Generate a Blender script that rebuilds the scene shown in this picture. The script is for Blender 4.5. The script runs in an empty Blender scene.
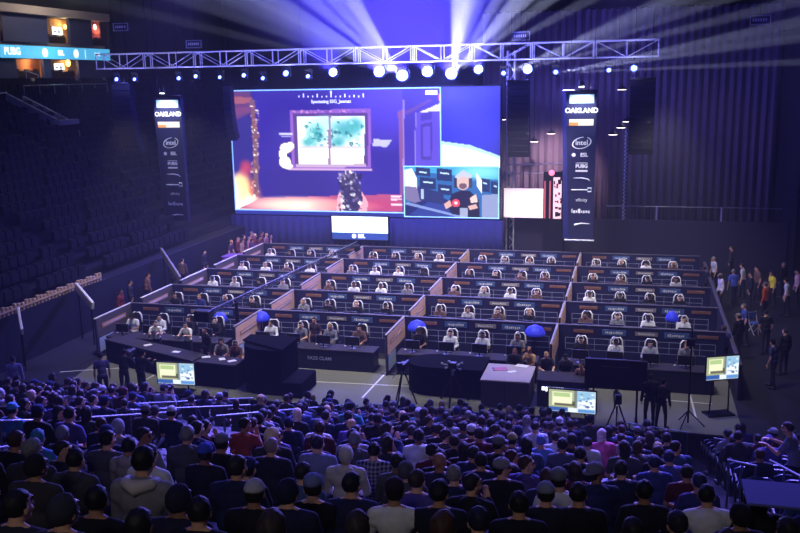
import bpy, bmesh, math, random
import numpy as np
from mathutils import Vector, Matrix, Euler
random.seed(7)
rng = np.random.default_rng(7)
PI = math.pi
sc = bpy.context.scene
col = sc.collection

# ------------------------------------------------------------------ camera
F_PX = 900.0
PIT, YAW, ROLL = math.radians(11.8), math.radians(14.75), math.radians(-1.05)
CAM = np.array([0.0, 0.0, 10.6])
_f = np.array([-math.sin(YAW)*math.cos(PIT), math.cos(YAW)*math.cos(PIT), -math.sin(PIT)])
_r = np.array([math.cos(YAW), math.sin(YAW), 0.0])
_u = np.cross(_r, _f)
_R = _r*math.cos(ROLL) + _u*math.sin(ROLL)
_U = -_r*math.sin(ROLL) + _u*math.cos(ROLL)
def ray(x, y): return _f + _R*(x-400)/F_PX - _U*(y-266.5)/F_PX
def onY(x, y, Y):
    d = ray(x, y); return CAM + d*(Y/d[1])
def onX(x, y, X):
    d = ray(x, y); return CAM + d*(X/d[0])
def onZ(x, y, Z):
    d = ray(x, y); return CAM + d*((Z-10.6)/d[2])
def atD(x, y, D): return CAM + ray(x, y)*D
def pj(p):
    v = np.asarray(p, float)-CAM; z = v@_f
    return 400+F_PX*(v@_R)/z, 266.5-F_PX*(v@_U)/z, z
cd = bpy.data.cameras.new('camera'); cam = bpy.data.objects.new('camera', cd); col.objects.link(cam)
cd.sensor_fit = 'HORIZONTAL'; cd.sensor_width = 36.0; cd.lens = 36.0*F_PX/800; cd.clip_end = 400; cd.clip_start = .1
m = Matrix(((_R[0], _U[0], -_f[0], CAM[0]), (_R[1], _U[1], -_f[1], CAM[1]), (_R[2], _U[2], -_f[2], CAM[2]), (0, 0, 0, 1)))
cam.matrix_world = m
sc.camera = cam
sc.view_settings.view_transform = 'Standard'; sc.view_settings.look = 'None'
sc.view_settings.gamma = 1.0; sc.view_settings.exposure = 0.0; sc.view_settings.use_curve_mapping = False

# ------------------------------------------------------------------ helpers
def lin(c):
    return tuple((v/255/12.92 if v/255 <= .04045 else ((v/255+.055)/1.055)**2.4) for v in c)
MATS = {}
def mat(name, rgb=(128, 128, 128), rough=.6, metal=0.0, emit=0.0, noise=0.0, nscale=6.0, spec=.3, objcol=False, bump=0.0):
    if name in MATS: return MATS[name]
    mt = bpy.data.materials.new(name); mt.use_nodes = True
    nt = mt.node_tree; b = nt.nodes['Principled BSDF']
    c = lin(rgb)
    b.inputs['Roughness'].default_value = rough; b.inputs['Metallic'].default_value = metal
    b.inputs['Specular IOR Level'].default_value = spec
    b.inputs['Base Color'].default_value = (*c, 1)
    src = None
    if objcol:
        oi = nt.nodes.new('ShaderNodeObjectInfo'); src = oi.outputs['Color']
    if noise > 0:
        tc = nt.nodes.new('ShaderNodeTexCoord'); nz = nt.nodes.new('ShaderNodeTexNoise')
        nz.inputs['Scale'].default_value = nscale; nz.inputs['Detail'].default_value = 3
        nt.links.new(tc.outputs['Object'], nz.inputs['Vector'])
        mr = nt.nodes.new('ShaderNodeMapRange'); mr.inputs['To Min'].default_value = 1-noise; mr.inputs['To Max'].default_value = 1+noise
        nt.links.new(nz.outputs['Fac'], mr.inputs['Value'])
        mx = nt.nodes.new('ShaderNodeMix'); mx.data_type = 'RGBA'; mx.blend_type = 'MULTIPLY'; mx.inputs[0].default_value = 1.0
        if src is not None: nt.links.new(src, mx.inputs[6])
        else: mx.inputs[6].default_value = (*c, 1)
        nt.links.new(mr.outputs[0], mx.inputs[7]); src = mx.outputs[2]
        if bump > 0:
            bp = nt.nodes.new('ShaderNodeBump'); bp.inputs['Strength'].default_value = bump
            nt.links.new(nz.outputs['Fac'], bp.inputs['Height']); nt.links.new(bp.outputs[0], b.inputs['Normal'])
    if src is not None: nt.links.new(src, b.inputs['Base Color'])
    if emit > 0:
        b.inputs['Emission Color'].default_value = (*c, 1); b.inputs['Emission Strength'].default_value = emit
        mt.cycles.emission_sampling = 'NONE'
    MATS[name] = mt; return mt
def picture_mat(name, strength):
    mt = bpy.data.materials.new(name); mt.use_nodes = True; nt = mt.node_tree; b = nt.nodes['Principled BSDF']
    at = nt.nodes.new('ShaderNodeVertexColor'); at.layer_name = 'Col'
    b.inputs['Base Color'].default_value = (0, 0, 0, 1); b.inputs['Roughness'].default_value = .5
    nt.links.new(at.outputs[0], b.inputs['Emission Color']); b.inputs['Emission Strength'].default_value = strength
    mt.cycles.emission_sampling = 'NONE'; return mt

class MB:
    """collects shapes into one mesh"""
    def __init__(s): s.v = []; s.f = []; s.mi = []; s.cur = 0
    def add(s, vs, fs):
        o = len(s.v); s.v += [tuple(v) for v in vs]; s.f += [tuple(i+o for i in f) for f in fs]; s.mi += [s.cur]*len(fs); return s
    def box(s, x0, x1, y0, y1, z0, z1, M=None):
        vs = [Vector((x, y, z)) for z in (z0, z1) for y in (y0, y1) for x in (x0, x1)]
        if M is not None: vs = [M @ v for v in vs]
        return s.add(vs, [(0, 2, 3, 1), (4, 5, 7, 6), (0, 1, 5, 4), (2, 6, 7, 3), (0, 4, 6, 2), (1, 3, 7, 5)])
    def bbox(s, x0, x1, y0, y1, z0, z1, b=.01, M=None):
        """box with chamfered edges"""
        vs = []
        for sx in (0, 1):
            for sy in (0, 1):
                for sz in (0, 1):
                    X, Y, Z = (x0, x1)[sx], (y0, y1)[sy], (z0, z1)[sz]
                    dx, dy, dz = (b, -b)[sx], (b, -b)[sy], (b, -b)[sz]
                    vs += [(X, Y+dy, Z+dz), (X+dx, Y, Z+dz), (X+dx, Y+dy, Z)]
        bmm = bmesh.new(); bv = [bmm.verts.new(v) for v in vs]
        r = bmesh.ops.convex_hull(bmm, input=bv); bmm.verts.index_update()
        V = [v.co.copy() for v in bmm.verts]; Fc = [tuple(v.index for v in f.verts) for f in bmm.faces]; bmm.free()
        if M is not None: V = [M @ v for v in V]
        return s.add(V, Fc)
    def tube(s, pts, r, n=8, cap=True):
        pts = [Vector(p) for p in pts]; rs = r if isinstance(r, (list, tuple)) else [r]*len(pts)
        vs, fs = [], []; ref = None
        for i, p in enumerate(pts):
            t = (pts[min(i+1, len(pts)-1)]-pts[max(i-1, 0)]).normalized()
            if ref is None: ref = Vector((0, 0, 1)) if abs(t.z) < .9 else Vector((1, 0, 0))
            a = t.cross(ref).normalized(); b = t.cross(a).normalized(); ref = -b if False else ref
            for k in range(n):
                an = 2*PI*k/n; vs.append(p+(a*math.cos(an)+b*math.sin(an))*rs[i])
        for i in range(len(pts)-1):
            for k in range(n):
                k2 = (k+1) % n; fs.append((i*n+k, i*n+k2, (i+1)*n+k2, (i+1)*n+k))
        if cap: fs.append(tuple(range(n-1, -1, -1))); fs.append(tuple((len(pts)-1)*n+k for k in range(n)))
        return s.add(vs, fs)
    def ell(s, c, r, n=12, m_=8, M=None):
        vs, fs = [], []
        for j in range(m_+1):
            th = PI*j/m_
            for k in range(n):
                ph = 2*PI*k/n; vs.append(Vector((c[0]+r[0]*math.sin(th)*math.cos(ph), c[1]+r[1]*math.sin(th)*math.sin(ph), c[2]+r[2]*math.cos(th))))
        if M is not None: vs = [M @ v for v in vs]
        for j in range(m_):
            for k in range(n):
                k2 = (k+1) % n
                if j == 0: fs.append((k, (j+1)*n+k, (j+1)*n+k2))
                elif j == m_-1: fs.append((j*n+k, (j+1)*n+k, j*n+k2))
                else: fs.append((j*n+k, (j+1)*n+k, (j+1)*n+k2, j*n+k2))
        return s.add(vs, fs)
    def lathe(s, prof, n=16, M=None):
        vs, fs = [], []
        for r, z in prof:
            for k in range(n): vs.append(Vector((r*math.cos(2*PI*k/n), r*math.sin(2*PI*k/n), z)))
        if M is not None: vs = [M @ v for v in vs]
        for i in range(len(prof)-1):
            for k in range(n):
                k2 = (k+1) % n; fs.append((i*n+k, i*n+k2, (i+1)*n+k2, (i+1)*n+k))
        fs.append(tuple(range(n-1, -1, -1))); fs.append(tuple((len(prof)-1)*n+k for k in range(n)))
        return s.add(vs, fs)
    def prism(s, poly, z0, z1, M=None):
        n = len(poly); vs = [Vector((x, y, z0)) for x, y in poly]+[Vector((x, y, z1)) for x, y in poly]
        if M is not None: vs = [M @ v for v in vs]
        fs = [tuple(range(n-1, -1, -1)), tuple(range(n, 2*n))]+[(i, (i+1) % n, n+(i+1) % n, n+i) for i in range(n)]
        return s.add(vs, fs)
    def mesh(s, name, mats, smooth=False):
        me = bpy.data.meshes.new(name); me.from_pydata(s.v, [], s.f)
        for q in (mats if isinstance(mats, (list, tuple)) else [mats]): me.materials.append(q)
        if any(s.mi): me.polygons.foreach_set('material_index', s.mi)
        if smooth: me.polygons.foreach_set('use_smooth', [True]*len(s.f))
        me.update(); return me
    def build(s, name, mats, parent=None, smooth=False, loc=None):
        return obj(name, s.mesh(name, mats, smooth), parent, loc)
def obj(name, me, parent=None, loc=None, rot=None, color=None):
    o = bpy.data.objects.new(name, me); col.objects.link(o)
    if parent is not None: o.parent = parent
    if loc is not None: o.location = loc
    if rot is not None: o.rotation_euler = rot
    if color is not None: o.color = (*lin(color), 1)
    return o
def tag(o, label=None, cat=None, group=None, kind=None):
    if label: o['label'] = label
    if cat: o['category'] = cat
    if group: o['group'] = group
    if kind: o['kind'] = kind
    return o
def thing(name, label, cat, loc=(0, 0, 0), rz=0, group=None):
    o = obj(name, None, None, loc, (0, 0, rz)); return tag(o, label, cat, group)
KIDS = {}
def copy_tree(o, parent=None, kids=None):
    """copy a thing with its parts and their sub-parts"""
    c = o.copy(); col.objects.link(c)
    if parent is not None: c.parent = parent
    for ch in o.children: copy_tree(ch, c)
    return c
def struct(name, mb, mt, smooth=False):
    return tag(mb.build(name, mt, smooth=smooth), kind='structure')
TXT = {}
def text_mesh(s, size, mt, ext=.006, align='CENTER', bold=0.0):
    cu = bpy.data.curves.new('lettering', 'FONT'); cu.body = s; cu.size = size; cu.extrude = ext; cu.align_x = align; cu.align_y = 'CENTER'; cu.offset = bold
    cu.resolution_u = 3
    t = bpy.data.objects.new('lettering', cu); me = bpy.data.meshes.new_from_object(t); bpy.data.objects.remove(t); bpy.data.curves.remove(cu)
    me.materials.clear(); me.materials.append(mt); return me
FACE_CAM = (PI/2, 0, 0)         # lettering that faces -Y
FACE_PX = (PI/2, 0, PI/2)       # lettering that faces +X
ORD = ['first', 'second', 'third', 'fourth', 'fifth', 'sixth', 'seventh', 'eighth', 'ninth', 'tenth', 'eleventh', 'twelfth', 'thirteenth', 'fourteenth', 'fifteenth', 'sixteenth', 'seventeenth', 'eighteenth', 'nineteenth', 'twentieth']
def nth(i):
    if i < 20: return ORD[i]
    t, u = divmod(i+1, 10)
    return {2: 'twentieth', 3: 'thirtieth', 4: 'fortieth'}[t] if u == 0 else {2: 'twenty', 3: 'thirty', 4: 'forty'}[t]+'-'+ORD[u-1]
def nth_left(i): return 'leftmost' if i == 0 else nth(i)+' from left'

# common materials
black = mat('black_plastic', (16, 16, 20), .5)
blackm = mat('black_metal', (20, 20, 24), .4, .6)
drape = mat('black_drape', (13, 13, 19), .95, noise=.25, nscale=9, spec=.05)
alu = mat('aluminium', (200, 200, 210), .4, .25)
steel = mat('brushed_steel', (150, 150, 158), .4, .9)
white = mat('white_paint', (225, 225, 228), .5)
paper = mat('paper', (230, 230, 225), .8)

# ------------------------------------------------------------------ world: dark hall filled with thin stage haze
HAZE = .00135
w = bpy.data.worlds.new('hall'); sc.world = w; w.use_nodes = True; nt = w.node_tree
nt.nodes['Background'].inputs[0].default_value = (.01, .012, .03, 1); nt.nodes['Background'].inputs[1].default_value = .15
vs_ = nt.nodes.new('ShaderNodeVolumeScatter'); vs_.inputs['Density'].default_value = HAZE; vs_.inputs['Color'].default_value = (.9, .92, 1, 1); vs_.inputs['Anisotropy'].default_value = .0
nt.links.new(vs_.outputs[0], nt.nodes['World Output'].inputs['Volume'])
try:
    sc.cycles.use_denoising = True; sc.cycles.max_bounces = 4; sc.cycles.diffuse_bounces = 2; sc.cycles.glossy_bounces = 2
    sc.cycles.volume_bounces = 0; sc.cycles.sample_clamp_indirect = 4.0; sc.cycles.use_light_tree = True
except Exception: pass
def spot(name, loc, target, power, color, angle, blend=.6, size=.15):
    l = bpy.data.lights.new(name, 'SPOT'); l.energy = power; l.color = color; l.spot_size = math.radians(angle); l.spot_blend = blend; l.shadow_soft_size = size
    o = bpy.data.objects.new(name, l); col.objects.link(o); o.location = loc
    o.rotation_euler = (Vector(target)-Vector(loc)).to_track_quat('-Z', 'Y').to_euler(); return o
def point(name, loc, power, color, size=.1):
    l = bpy.data.lights.new(name, 'POINT'); l.energy = power; l.color = color; l.shadow_soft_size = size
    o = bpy.data.objects.new(name, l); col.objects.link(o); o.location = loc; return o
# ------------------------------------------------------------------ people
def skin_mat():
    mt = bpy.data.materials.new('skin'); mt.use_nodes = True; nt = mt.node_tree; b = nt.nodes['Principled BSDF']
    oi = nt.nodes.new('ShaderNodeObjectInfo'); cr = nt.nodes.new('ShaderNodeValToRGB')
    nt.links.new(oi.outputs['Random'], cr.inputs[0]); nt.links.new(cr.outputs[0], b.inputs['Base Color'])
    e = cr.color_ramp.elements; e[0].color = (*lin((226, 178, 150)), 1); e[1].color = (*lin((120, 78, 56)), 1)
    q = cr.color_ramp.elements.new(.6); q.color = (*lin((205, 154, 124)), 1)
    b.inputs['Roughness'].default_value = .55; b.inputs['Specular IOR Level'].default_value = .35; return mt
BODYM = [skin_mat(), mat('eye_dark', (30, 24, 24), .2), mat('lip', (170, 96, 88), .5), mat('trousers_cloth', (34, 36, 50), .9, noise=.2, nscale=20), mat('shoe_rubber', (40, 40, 44), .6)]
cloth = mat('clothing', rough=.85, objcol=True, noise=.22, nscale=14, bump=.25)
hairm = mat('hair', rough=.62, objcol=True, noise=.4, nscale=45, bump=1.0, spec=.3)
knit = mat('knitted_cloth', rough=.95, objcol=True, noise=.25, nscale=45, bump=.5)
class Union:
    def __init__(s): s.mb = MB(); s.pr = []
    def limb(s, pts, rs, tg, n=10):
        pts = [Vector(p) for p in pts]
        for i in range(len(pts)):
            s.mb.ell(pts[i], (rs[i],)*3, n, max(6, n-4))
            if i: s.mb.tube([pts[i-1], pts[i]], [rs[i-1], rs[i]], n); s.pr.append((pts[i-1], pts[i], rs[i-1], rs[i], tg))
        return s
    def blob(s, c, r, tg, M=None, n=14):
        s.mb.ell(c, r, n, 10, M); cc = Vector(c) if M is None else M @ Vector(c); q = min(r); s.pr.append((cc, cc, q, q, tg)); return s
    def solve(s, name, mats, voxel, smooth=3):
        me = s.mb.mesh('tmp', []); o = bpy.data.objects.new('tmp', me); col.objects.link(o)
        md = o.modifiers.new('r', 'REMESH'); md.mode = 'VOXEL'; md.voxel_size = voxel; md.use_smooth_shade = True
        sm = o.modifiers.new('s', 'SMOOTH'); sm.factor = .5; sm.iterations = smooth
        dg = bpy.context.evaluated_depsgraph_get(); out = bpy.data.meshes.new_from_object(o.evaluated_get(dg))
        bpy.data.objects.remove(o); bpy.data.meshes.remove(me); out.name = name; out.materials.clear()
        for q in mats: out.materials.append(q)
        n = len(out.polygons); c = np.empty(n*3, 'f'); out.polygons.foreach_get('center', c); c = c.reshape(-1, 3)
        if len(mats) > 1:
            best = np.full(n, 1e9); idx = np.zeros(n, int)
            for a, b, ra, rb, tg in s.pr:
                a_, d = np.array(a), np.array(b)-np.array(a); L = max(d@d, 1e-9); t = np.clip(((c-a_)@d)/L, 0, 1) if L > 1e-8 else np.zeros(n)
                ds = np.linalg.norm(c-(a_+t[:, None]*d), axis=1)-(ra+(rb-ra)*t); k = ds < best; best[k] = ds[k]; idx[k] = tg
            out.polygons.foreach_set('material_index', idx.astype('i'))
        else: out.polygons.foreach_set('material_index', np.zeros(n, 'i'))
        out.polygons.foreach_set('use_smooth', [True]*n); out.update(); return out
def head_parts(U, M):
    """a head facing +Y about its own centre"""
    B = lambda c, r, tg=0: U.blob(c, r, tg, M)
    B((0, -.012, .025), (.076, .096, .093)); B((0, .012, -.03), (.066, .08, .075)); B((0, .03, -.075), (.05, .055, .036)); B((0, .072, -.098), (.022, .018, .016))
    B((0, .082, .042), (.056, .018, .016)); B((0, .1, -.015), (.012, .02, .03)); B((0, .112, -.03), (.018, .012, .012))
    for s in (-1, 1):
        B((s*.078, -.008, -.012), (.012, .022, .034)); B((s*.03, .078, .016), (.013, .012, .009), 1); B((s*.042, .06, -.03), (.022, .022, .02))
    B((0, .088, -.062), (.024, .01, .007), 2); B((0, .086, -.072), (.02, .01, .007), 2)
def hand(U, wr, dr, up, side, curl=.5):
    """palm, four fingers and a thumb growing from the wrist along dr"""
    dr = Vector(dr).normalized(); up = Vector(up); up = (up-dr*up.dot(dr)).normalized(); sd = dr.cross(up)*side
    wr = Vector(wr); pc = wr+dr*.05
    M = Matrix((( *sd, 0), (*dr, 0), (*up, 0), (0, 0, 0, 1))).transposed(); M.translation = pc
    U.blob((0, 0, 0), (.04, .052, .017), 0, M, 12)
    for i, (o, l) in enumerate(((-.03, .062), (-.01, .075), (.01, .07), (.029, .055))):
        p = wr+dr*.085+sd*o; d = dr; pts = [p]
        for k in range(3): d = (d-up*curl*(.35+.25*k)).normalized(); p = p+d*l*(.45, .32, .23)[k]; pts.append(p)
        U.limb(pts, [.0098, .0095, .009, .0082], 0, 8)
    p = wr+dr*.03-sd*.034; d = (dr*.6-sd*.7-up*.2).normalized(); U.limb([p, p+d*.035, p+d*.035+(dr*.8-sd*.2-up*.3).normalized()*.03], [.013, .0115, .0095], 0, 8)
def skeleton(pose, turn=0, nod=0, lean=0.0, arms='lap', slim=1.0):
    J = {}
    if pose == 'sit':
        J['pel'] = Vector((0, -.02, .52)); J['sp'] = Vector((0, -.04+lean*.4, .74)); J['ch'] = Vector((0, -.03+lean, .93)); J['nk'] = Vector((0, -.02+lean*1.35, 1.07)); hc = Vector((0, .02+lean*1.6, 1.20))
        legs = [[(s*.095, 0, .51), (s*.13, .42, .53), (s*.13, .40, .10), (s*.14, .42, .05)] for s in (-1, 1)]
    else:
        J['pel'] = Vector((0, 0, .95)); J['sp'] = Vector((0, -.01+lean*.3, 1.14)); J['ch'] = Vector((0, lean*.8, 1.32)); J['nk'] = Vector((0, .01+lean, 1.47)); hc = Vector((0, .04+lean*1.2, 1.61))
        legs = [[(s*.095, 0, .93), (s*.10+.02*s, .02+.06*s*(arms == 'walk'), .50), (s*.12, -.01+.1*s*(arms == 'walk'), .09), (s*.13, .02+.1*s*(arms == 'walk'), .05)] for s in (-1, 1)]
    sh = [J['nk']+Vector((s*.185*slim, -.005, -.065)) for s in (-1, 1)]
    A = []
    for i, s in enumerate((-1, 1)):
        a = sh[i]
        if arms == 'lap': el, wr, dr, up = a+Vector((s*.06, .06, -.27)), a+Vector((-s*.06, .28, -.40)), (-s*.5, .8, -.25), (0, .2, 1)
        elif arms == 'desk': el, wr, dr, up = a+Vector((s*.07, .10, -.25)), a+Vector((-s*.02, .36, -.245)), (-s*.25, 1, -.08), (0, 0, 1)
        elif arms == 'phone': el, wr, dr, up = (a+Vector((s*.06, .12, -.24)), a+Vector((-s*.07, .30, -.06)), (-s*.4, .4, .8), (0, -1, .3)) if s > 0 else (a+Vector((s*.06, .06, -.27)), a+Vector((-s*.06, .28, -.40)), (-s*.5, .8, -.25), (0, .2, 1))
        elif arms == 'fwd': el, wr, dr, up = a+Vector((s*.08, .14, -.22)), a+Vector((-s*.03, .36, -.12)), (-s*.2, 1, .1), (0, 0, 1)
        else: el, wr, dr, up = a+Vector((s*.055, -.02, -.29)), a+Vector((s*.06, .06, -.54)), (-s*.05, .12, -1), (s*1, .1, 0)
        A.append((a, el, wr, dr, up, s))
    H = Matrix.Translation(hc) @ Euler((math.radians(nod), 0, math.radians(turn))).to_matrix().to_4x4()
    return J, legs, A, H, slim
def body_mesh(name, sk, voxel):
    J, legs, A, H, sl = sk; U = Union()
    head_parts(U, H); hc = H.translation
    U.limb([J['nk'], J['nk'].lerp(hc, .55)-Vector((0, .012, 0))], [.056, .052], 0, 12)
    U.blob(J['ch'], (.145*sl, .095, .16), 0); U.blob(J['sp'], (.125*sl, .09, .15), 0); U.blob(J['pel'], (.15, .11, .11), 3); U.blob(J['pel']+Vector((0, 0, .08)), (.13, .1, .1), 3)
    U.limb([A[0][0], J['nk'], A[1][0]], [.05, .055, .05], 0)
    for p in legs:
        p = [Vector(q) for q in p]; U.limb([p[0], p[0].lerp(p[1], .5), p[1]], [.085, .076, .06], 3); U.limb([p[1], p[1].lerp(p[2], .35), p[2]], [.058, .057, .042], 3)
        U.limb([p[3]+Vector((0, -.03, .005)), p[3]+Vector((0, .10, -.002)), p[3]+Vector((0, .17, -.012))], [.045, .045, .034], 4)
    for a, el, wr, dr, up, s in A:
        U.limb([a, a.lerp(el, .5), el], [.05, .045, .037], 0); U.limb([el, el.lerp(wr, .35), wr], [.038, .037, .027], 0); hand(U, wr, dr, up, s)
    return U.solve(name, BODYM, voxel, 3)
def top_mesh(name, sk, voxel, kind, mats):
    J, legs, A, H, sl = sk; U = Union(); k = 1.0 if kind == 'tee' else 1.08
    U.blob(J['ch'], (.172*k*sl, .122*k, .18), 0); U.blob(J['sp'], (.155*k*sl, .118*k, .17), 0); U.blob(J['pel']+Vector((0, 0, .04)), (.165*k, .128*k, .11), 0)
    U.limb([A[0][0], J['nk']-Vector((0, 0, .035)), A[1][0]], [.066*k, .074, .066*k], 0); U.limb([A[0][0]-Vector((0, 0, .05)), A[1][0]-Vector((0, 0, .05))], [.07*k, .07*k], 0)
    for a, el, wr, dr, up, s in A:
        if kind == 'tee': U.limb([a, a.lerp(el, .62)], [.066, .06], 0)
        else: U.limb([a, a.lerp(el, .5), el], [.068, .063, .055], 0); U.limb([el, el.lerp(wr, .5), el.lerp(wr, .96)], [.054, .05, .042], 0)
    if kind == 'hoodie':
        U.blob(J['nk']+Vector((0, -.075, -.02)), (.115, .06, .075), 0); U.limb([J['nk']+Vector((-.09, .0, .0)), J['nk']+Vector((0, -.08, .02)), J['nk']+Vector((.09, .0, .0))], [.035, .045, .035], 0)
    elif kind == 'jacket': U.limb([J['nk']+Vector((-.06, .02, .0)), J['nk']+Vector((0, -.055, .005)), J['nk']+Vector((.06, .02, .0))], [.026, .03, .026], 0)
    return U.solve(name, mats, voxel, 3)
def shell(name, fn, mtt, n=28, m_=20, seed=0):
    """cap of hair or cloth on the head; fn(direction) gives the radius factor, under .9 it tucks inside the skull"""
    vs, fs = [], []; q = random.Random(seed)
    for j in range(m_+1):
        th = PI*j/m_
        for k in range(n):
            ph = 2*PI*k/n; d = (math.sin(th)*math.cos(ph), math.sin(th)*math.sin(ph), math.cos(th)); r = fn(*d)*(1+q.uniform(-.02, .02)); r += (.05*math.sin(6*d[0]+seed)*math.sin(5*d[2]+2*seed)+.035*math.sin(9*d[1]+seed)*math.cos(8*d[2])) if mtt is hairm and r > 1 else 0
            vs.append((d[0]*.080*r, -.012+d[1]*.100*r, .022+d[2]*.098*r))
    for j in range(m_):
        for k in range(n):
            k2 = (k+1) % n; fs.append((j*n+k, (j+1)*n+k, (j+1)*n+k2, j*n+k2))
    me = bpy.data.meshes.new(name); me.from_pydata(vs, [], fs); me.materials.append(mtt); me.polygons.foreach_set('use_smooth', [True]*len(fs)); me.update(); return me
def sstep(a, b, x): t = min(1, max(0, (x-a)/(b-a))); return t*t*(3-2*t)
def f_short(x, y, z):
    line = .42 if y > .3 else (-.62 if y < -.2 else -.62+(y+.2)/.5*1.04)
    return .86+.18*sstep(line-.12, line+.10, z)
def f_long(x, y, z):
    if y > .35: return .86+.24*sstep(.32, .5, z)
    b = sstep(.35, 0, y); return .88+.26*max(sstep(-1.0, -.7, z)*b, sstep(.2, .4, z))+(.75*b*sstep(-.45, -.95, z) if y < .2 else 0)
def f_curly(x, y, z): return f_short(x, y, z)+(.10+.06*math.sin(9*x+3)*math.sin(8*z)*math.cos(7*y))*sstep(-.3, .2, z)
def f_beanie(x, y, z):
    return .86+.26*sstep(.02, .12, z+.12*y)+.05*(1-abs(z+.12*y-.2)/.16 if abs(z+.12*y-.2) < .16 else 0)
def f_hood(x, y, z):
    if y > .45 and z < .75: return .85
    return 1.13+.05*sstep(0, -1, y)
def cap_mesh(name, back=False):
    b = MB(); n = 24; prof = [(.086, -.0), (.088, .03), (.078, .072), (.045, .098), (.004, .105)]
    vs, fs = [], []
    for r, z in prof:
        for k in range(n): vs.append((r*math.cos(2*PI*k/n), -.012+r*1.2*math.sin(2*PI*k/n), .035+z))
    for i in range(len(prof)-1):
        for k in range(n): fs.append((i*n+k, i*n+(k+1) % n, (i+1)*n+(k+1) % n, (i+1)*n+k))
    fs.append(tuple(range(n-1, -1, -1))); b.add(vs, fs)
    s = -1 if back else 1; bv = []
    for z in (.036, .048):
        for k in range(9):
            a = PI*k/8; bv.append((.074*math.cos(a), s*(.075+.095*math.sin(a)), z-.012*math.sin(a)))
    b.add(bv, [tuple(range(8, -1, -1)), tuple(range(9, 18))]+[(k, k+1, 10+k, 9+k) for k in range(8)]); b.ell((0, -.012, .14), (.01, .01, .006), 8, 4)
    return b.mesh(name, knit, True)
def headset_mesh(name):
    b = MB(); pts = [(.098*math.cos(a), -.012, .03+.112*math.sin(a)) for a in np.linspace(-.05, PI+.05, 13)]
    b.tube(pts, .012, 6)
    for s in (-1, 1): b.ell((s*.092, -.01, -.005), (.026, .036, .046), 10, 8)
    b.tube([(.095, .02, -.03), (.07, .09, -.07), (.03, .11, -.075)], .006, 5); return b.mesh(name, mat('headset_plastic', rough=.4, objcol=True), True)
HAIR = {'short': shell('short_hair', f_short, hairm, seed=1), 'long': shell('long_hair', f_long, hairm, seed=2), 'curly': shell('curly_hair', f_curly, hairm, seed=3), 'beanie': shell('beanie', f_beanie, knit, seed=4), 'hood': shell('hood', f_hood, cloth, seed=5), 'cap': cap_mesh('cap'), 'backcap': cap_mesh('cap_back', True)}
HEADSET = headset_mesh('headset')
def plaid_mat():
    mt = mat('plaid_cloth', (40, 44, 84), .9); nt = mt.node_tree; b = nt.nodes['Principled BSDF']; tc = nt.nodes.new('ShaderNodeTexCoord'); sp = nt.nodes.new('ShaderNodeSeparateXYZ'); nt.links.new(tc.outputs['Object'], sp.inputs[0])
    ws = []
    for ax in (0, 2):
        mu = nt.nodes.new('ShaderNodeMath'); mu.operation = 'MULTIPLY'; mu.inputs[1].default_value = 19; nt.links.new(sp.outputs[ax], mu.inputs[0])
        fr = nt.nodes.new('ShaderNodeMath'); fr.operation = 'FRACT'; nt.links.new(mu.outputs[0], fr.inputs[0]); gt = nt.nodes.new('ShaderNodeMath'); gt.operation = 'GREATER_THAN'; gt.inputs[1].default_value = .55; nt.links.new(fr.outputs[0], gt.inputs[0]); ws.append(gt)
    ad = nt.nodes.new('ShaderNodeMath'); ad.operation = 'ADD'; nt.links.new(ws[0].outputs[0], ad.inputs[0]); nt.links.new(ws[1].outputs[0], ad.inputs[1])
    mr = nt.nodes.new('ShaderNodeMapRange'); mr.inputs['From Max'].default_value = 2; nt.links.new(ad.outputs[0], mr.inputs[0])
    cr = nt.nodes.new('ShaderNodeValToRGB'); cr.color_ramp.elements[0].color = (*lin((28, 30, 66)), 1); cr.color_ramp.elements[1].color = (*lin((150, 150, 152)), 1); nt.links.new(mr.outputs[0], cr.inputs[0]); nt.links.new(cr.outputs[0], b.inputs['Base Color']); return mt
plaid = plaid_mat()
POSES = {}
def make_pose(key, kinds, vox=.0095, **kw):
    sk = skeleton(**kw); P = {'body': body_mesh('body_'+key, sk, vox), 'H': sk[3]}
    for k in kinds: P[k] = top_mesh(k+'_'+key, sk, vox*1.5, k, [cloth])
    POSES[key] = P; return sk
k3 = ('tee', 'hoodie', 'jacket')
skA = make_pose('a', k3, pose='sit', turn=4, nod=-4, lean=.02, arms='lap')
skB = make_pose('b', k3, pose='sit', turn=-16, nod=0, lean=.06, arms='lap', slim=1.06)
skC = make_pose('c', k3, pose='sit', turn=14, nod=-9, lean=-.03, arms='lap', slim=.95)
skD = make_pose('d', k3, pose='sit', turn=-38, nod=-3, lean=.10, arms='phone')
make_pose('e', k3, pose='sit', turn=-68, nod=-2, lean=.04, arms='lap', slim=1.04)
make_pose('play', ('tee', 'hoodie'), .012, pose='sit', turn=0, nod=-8, lean=.04, arms='desk')
make_pose('play_turn', ('tee', 'hoodie'), .012, pose='sit', turn=22, nod=-6, lean=.02, arms='desk', slim=.96)
make_pose('stand', k3, .0105, pose='stand', turn=10, nod=-4, arms='side')
make_pose('walk', k3, .0105, pose='stand', turn=-25, nod=-8, lean=.05, arms='walk')
make_pose('operate', ('jacket', 'tee'), .0105, pose='stand', turn=0, nod=-10, lean=.10, arms='fwd')
plaid_top = top_mesh('plaid_shirt', skA, .014, 'jacket', [plaid])
HAIRC = {'black': (36, 33, 38), 'dark': (50, 40, 38), 'brown': (64, 42, 30), 'blond': (200, 165, 110), 'grey': (120, 118, 116), 'pale blond': (226, 200, 160)}
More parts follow.
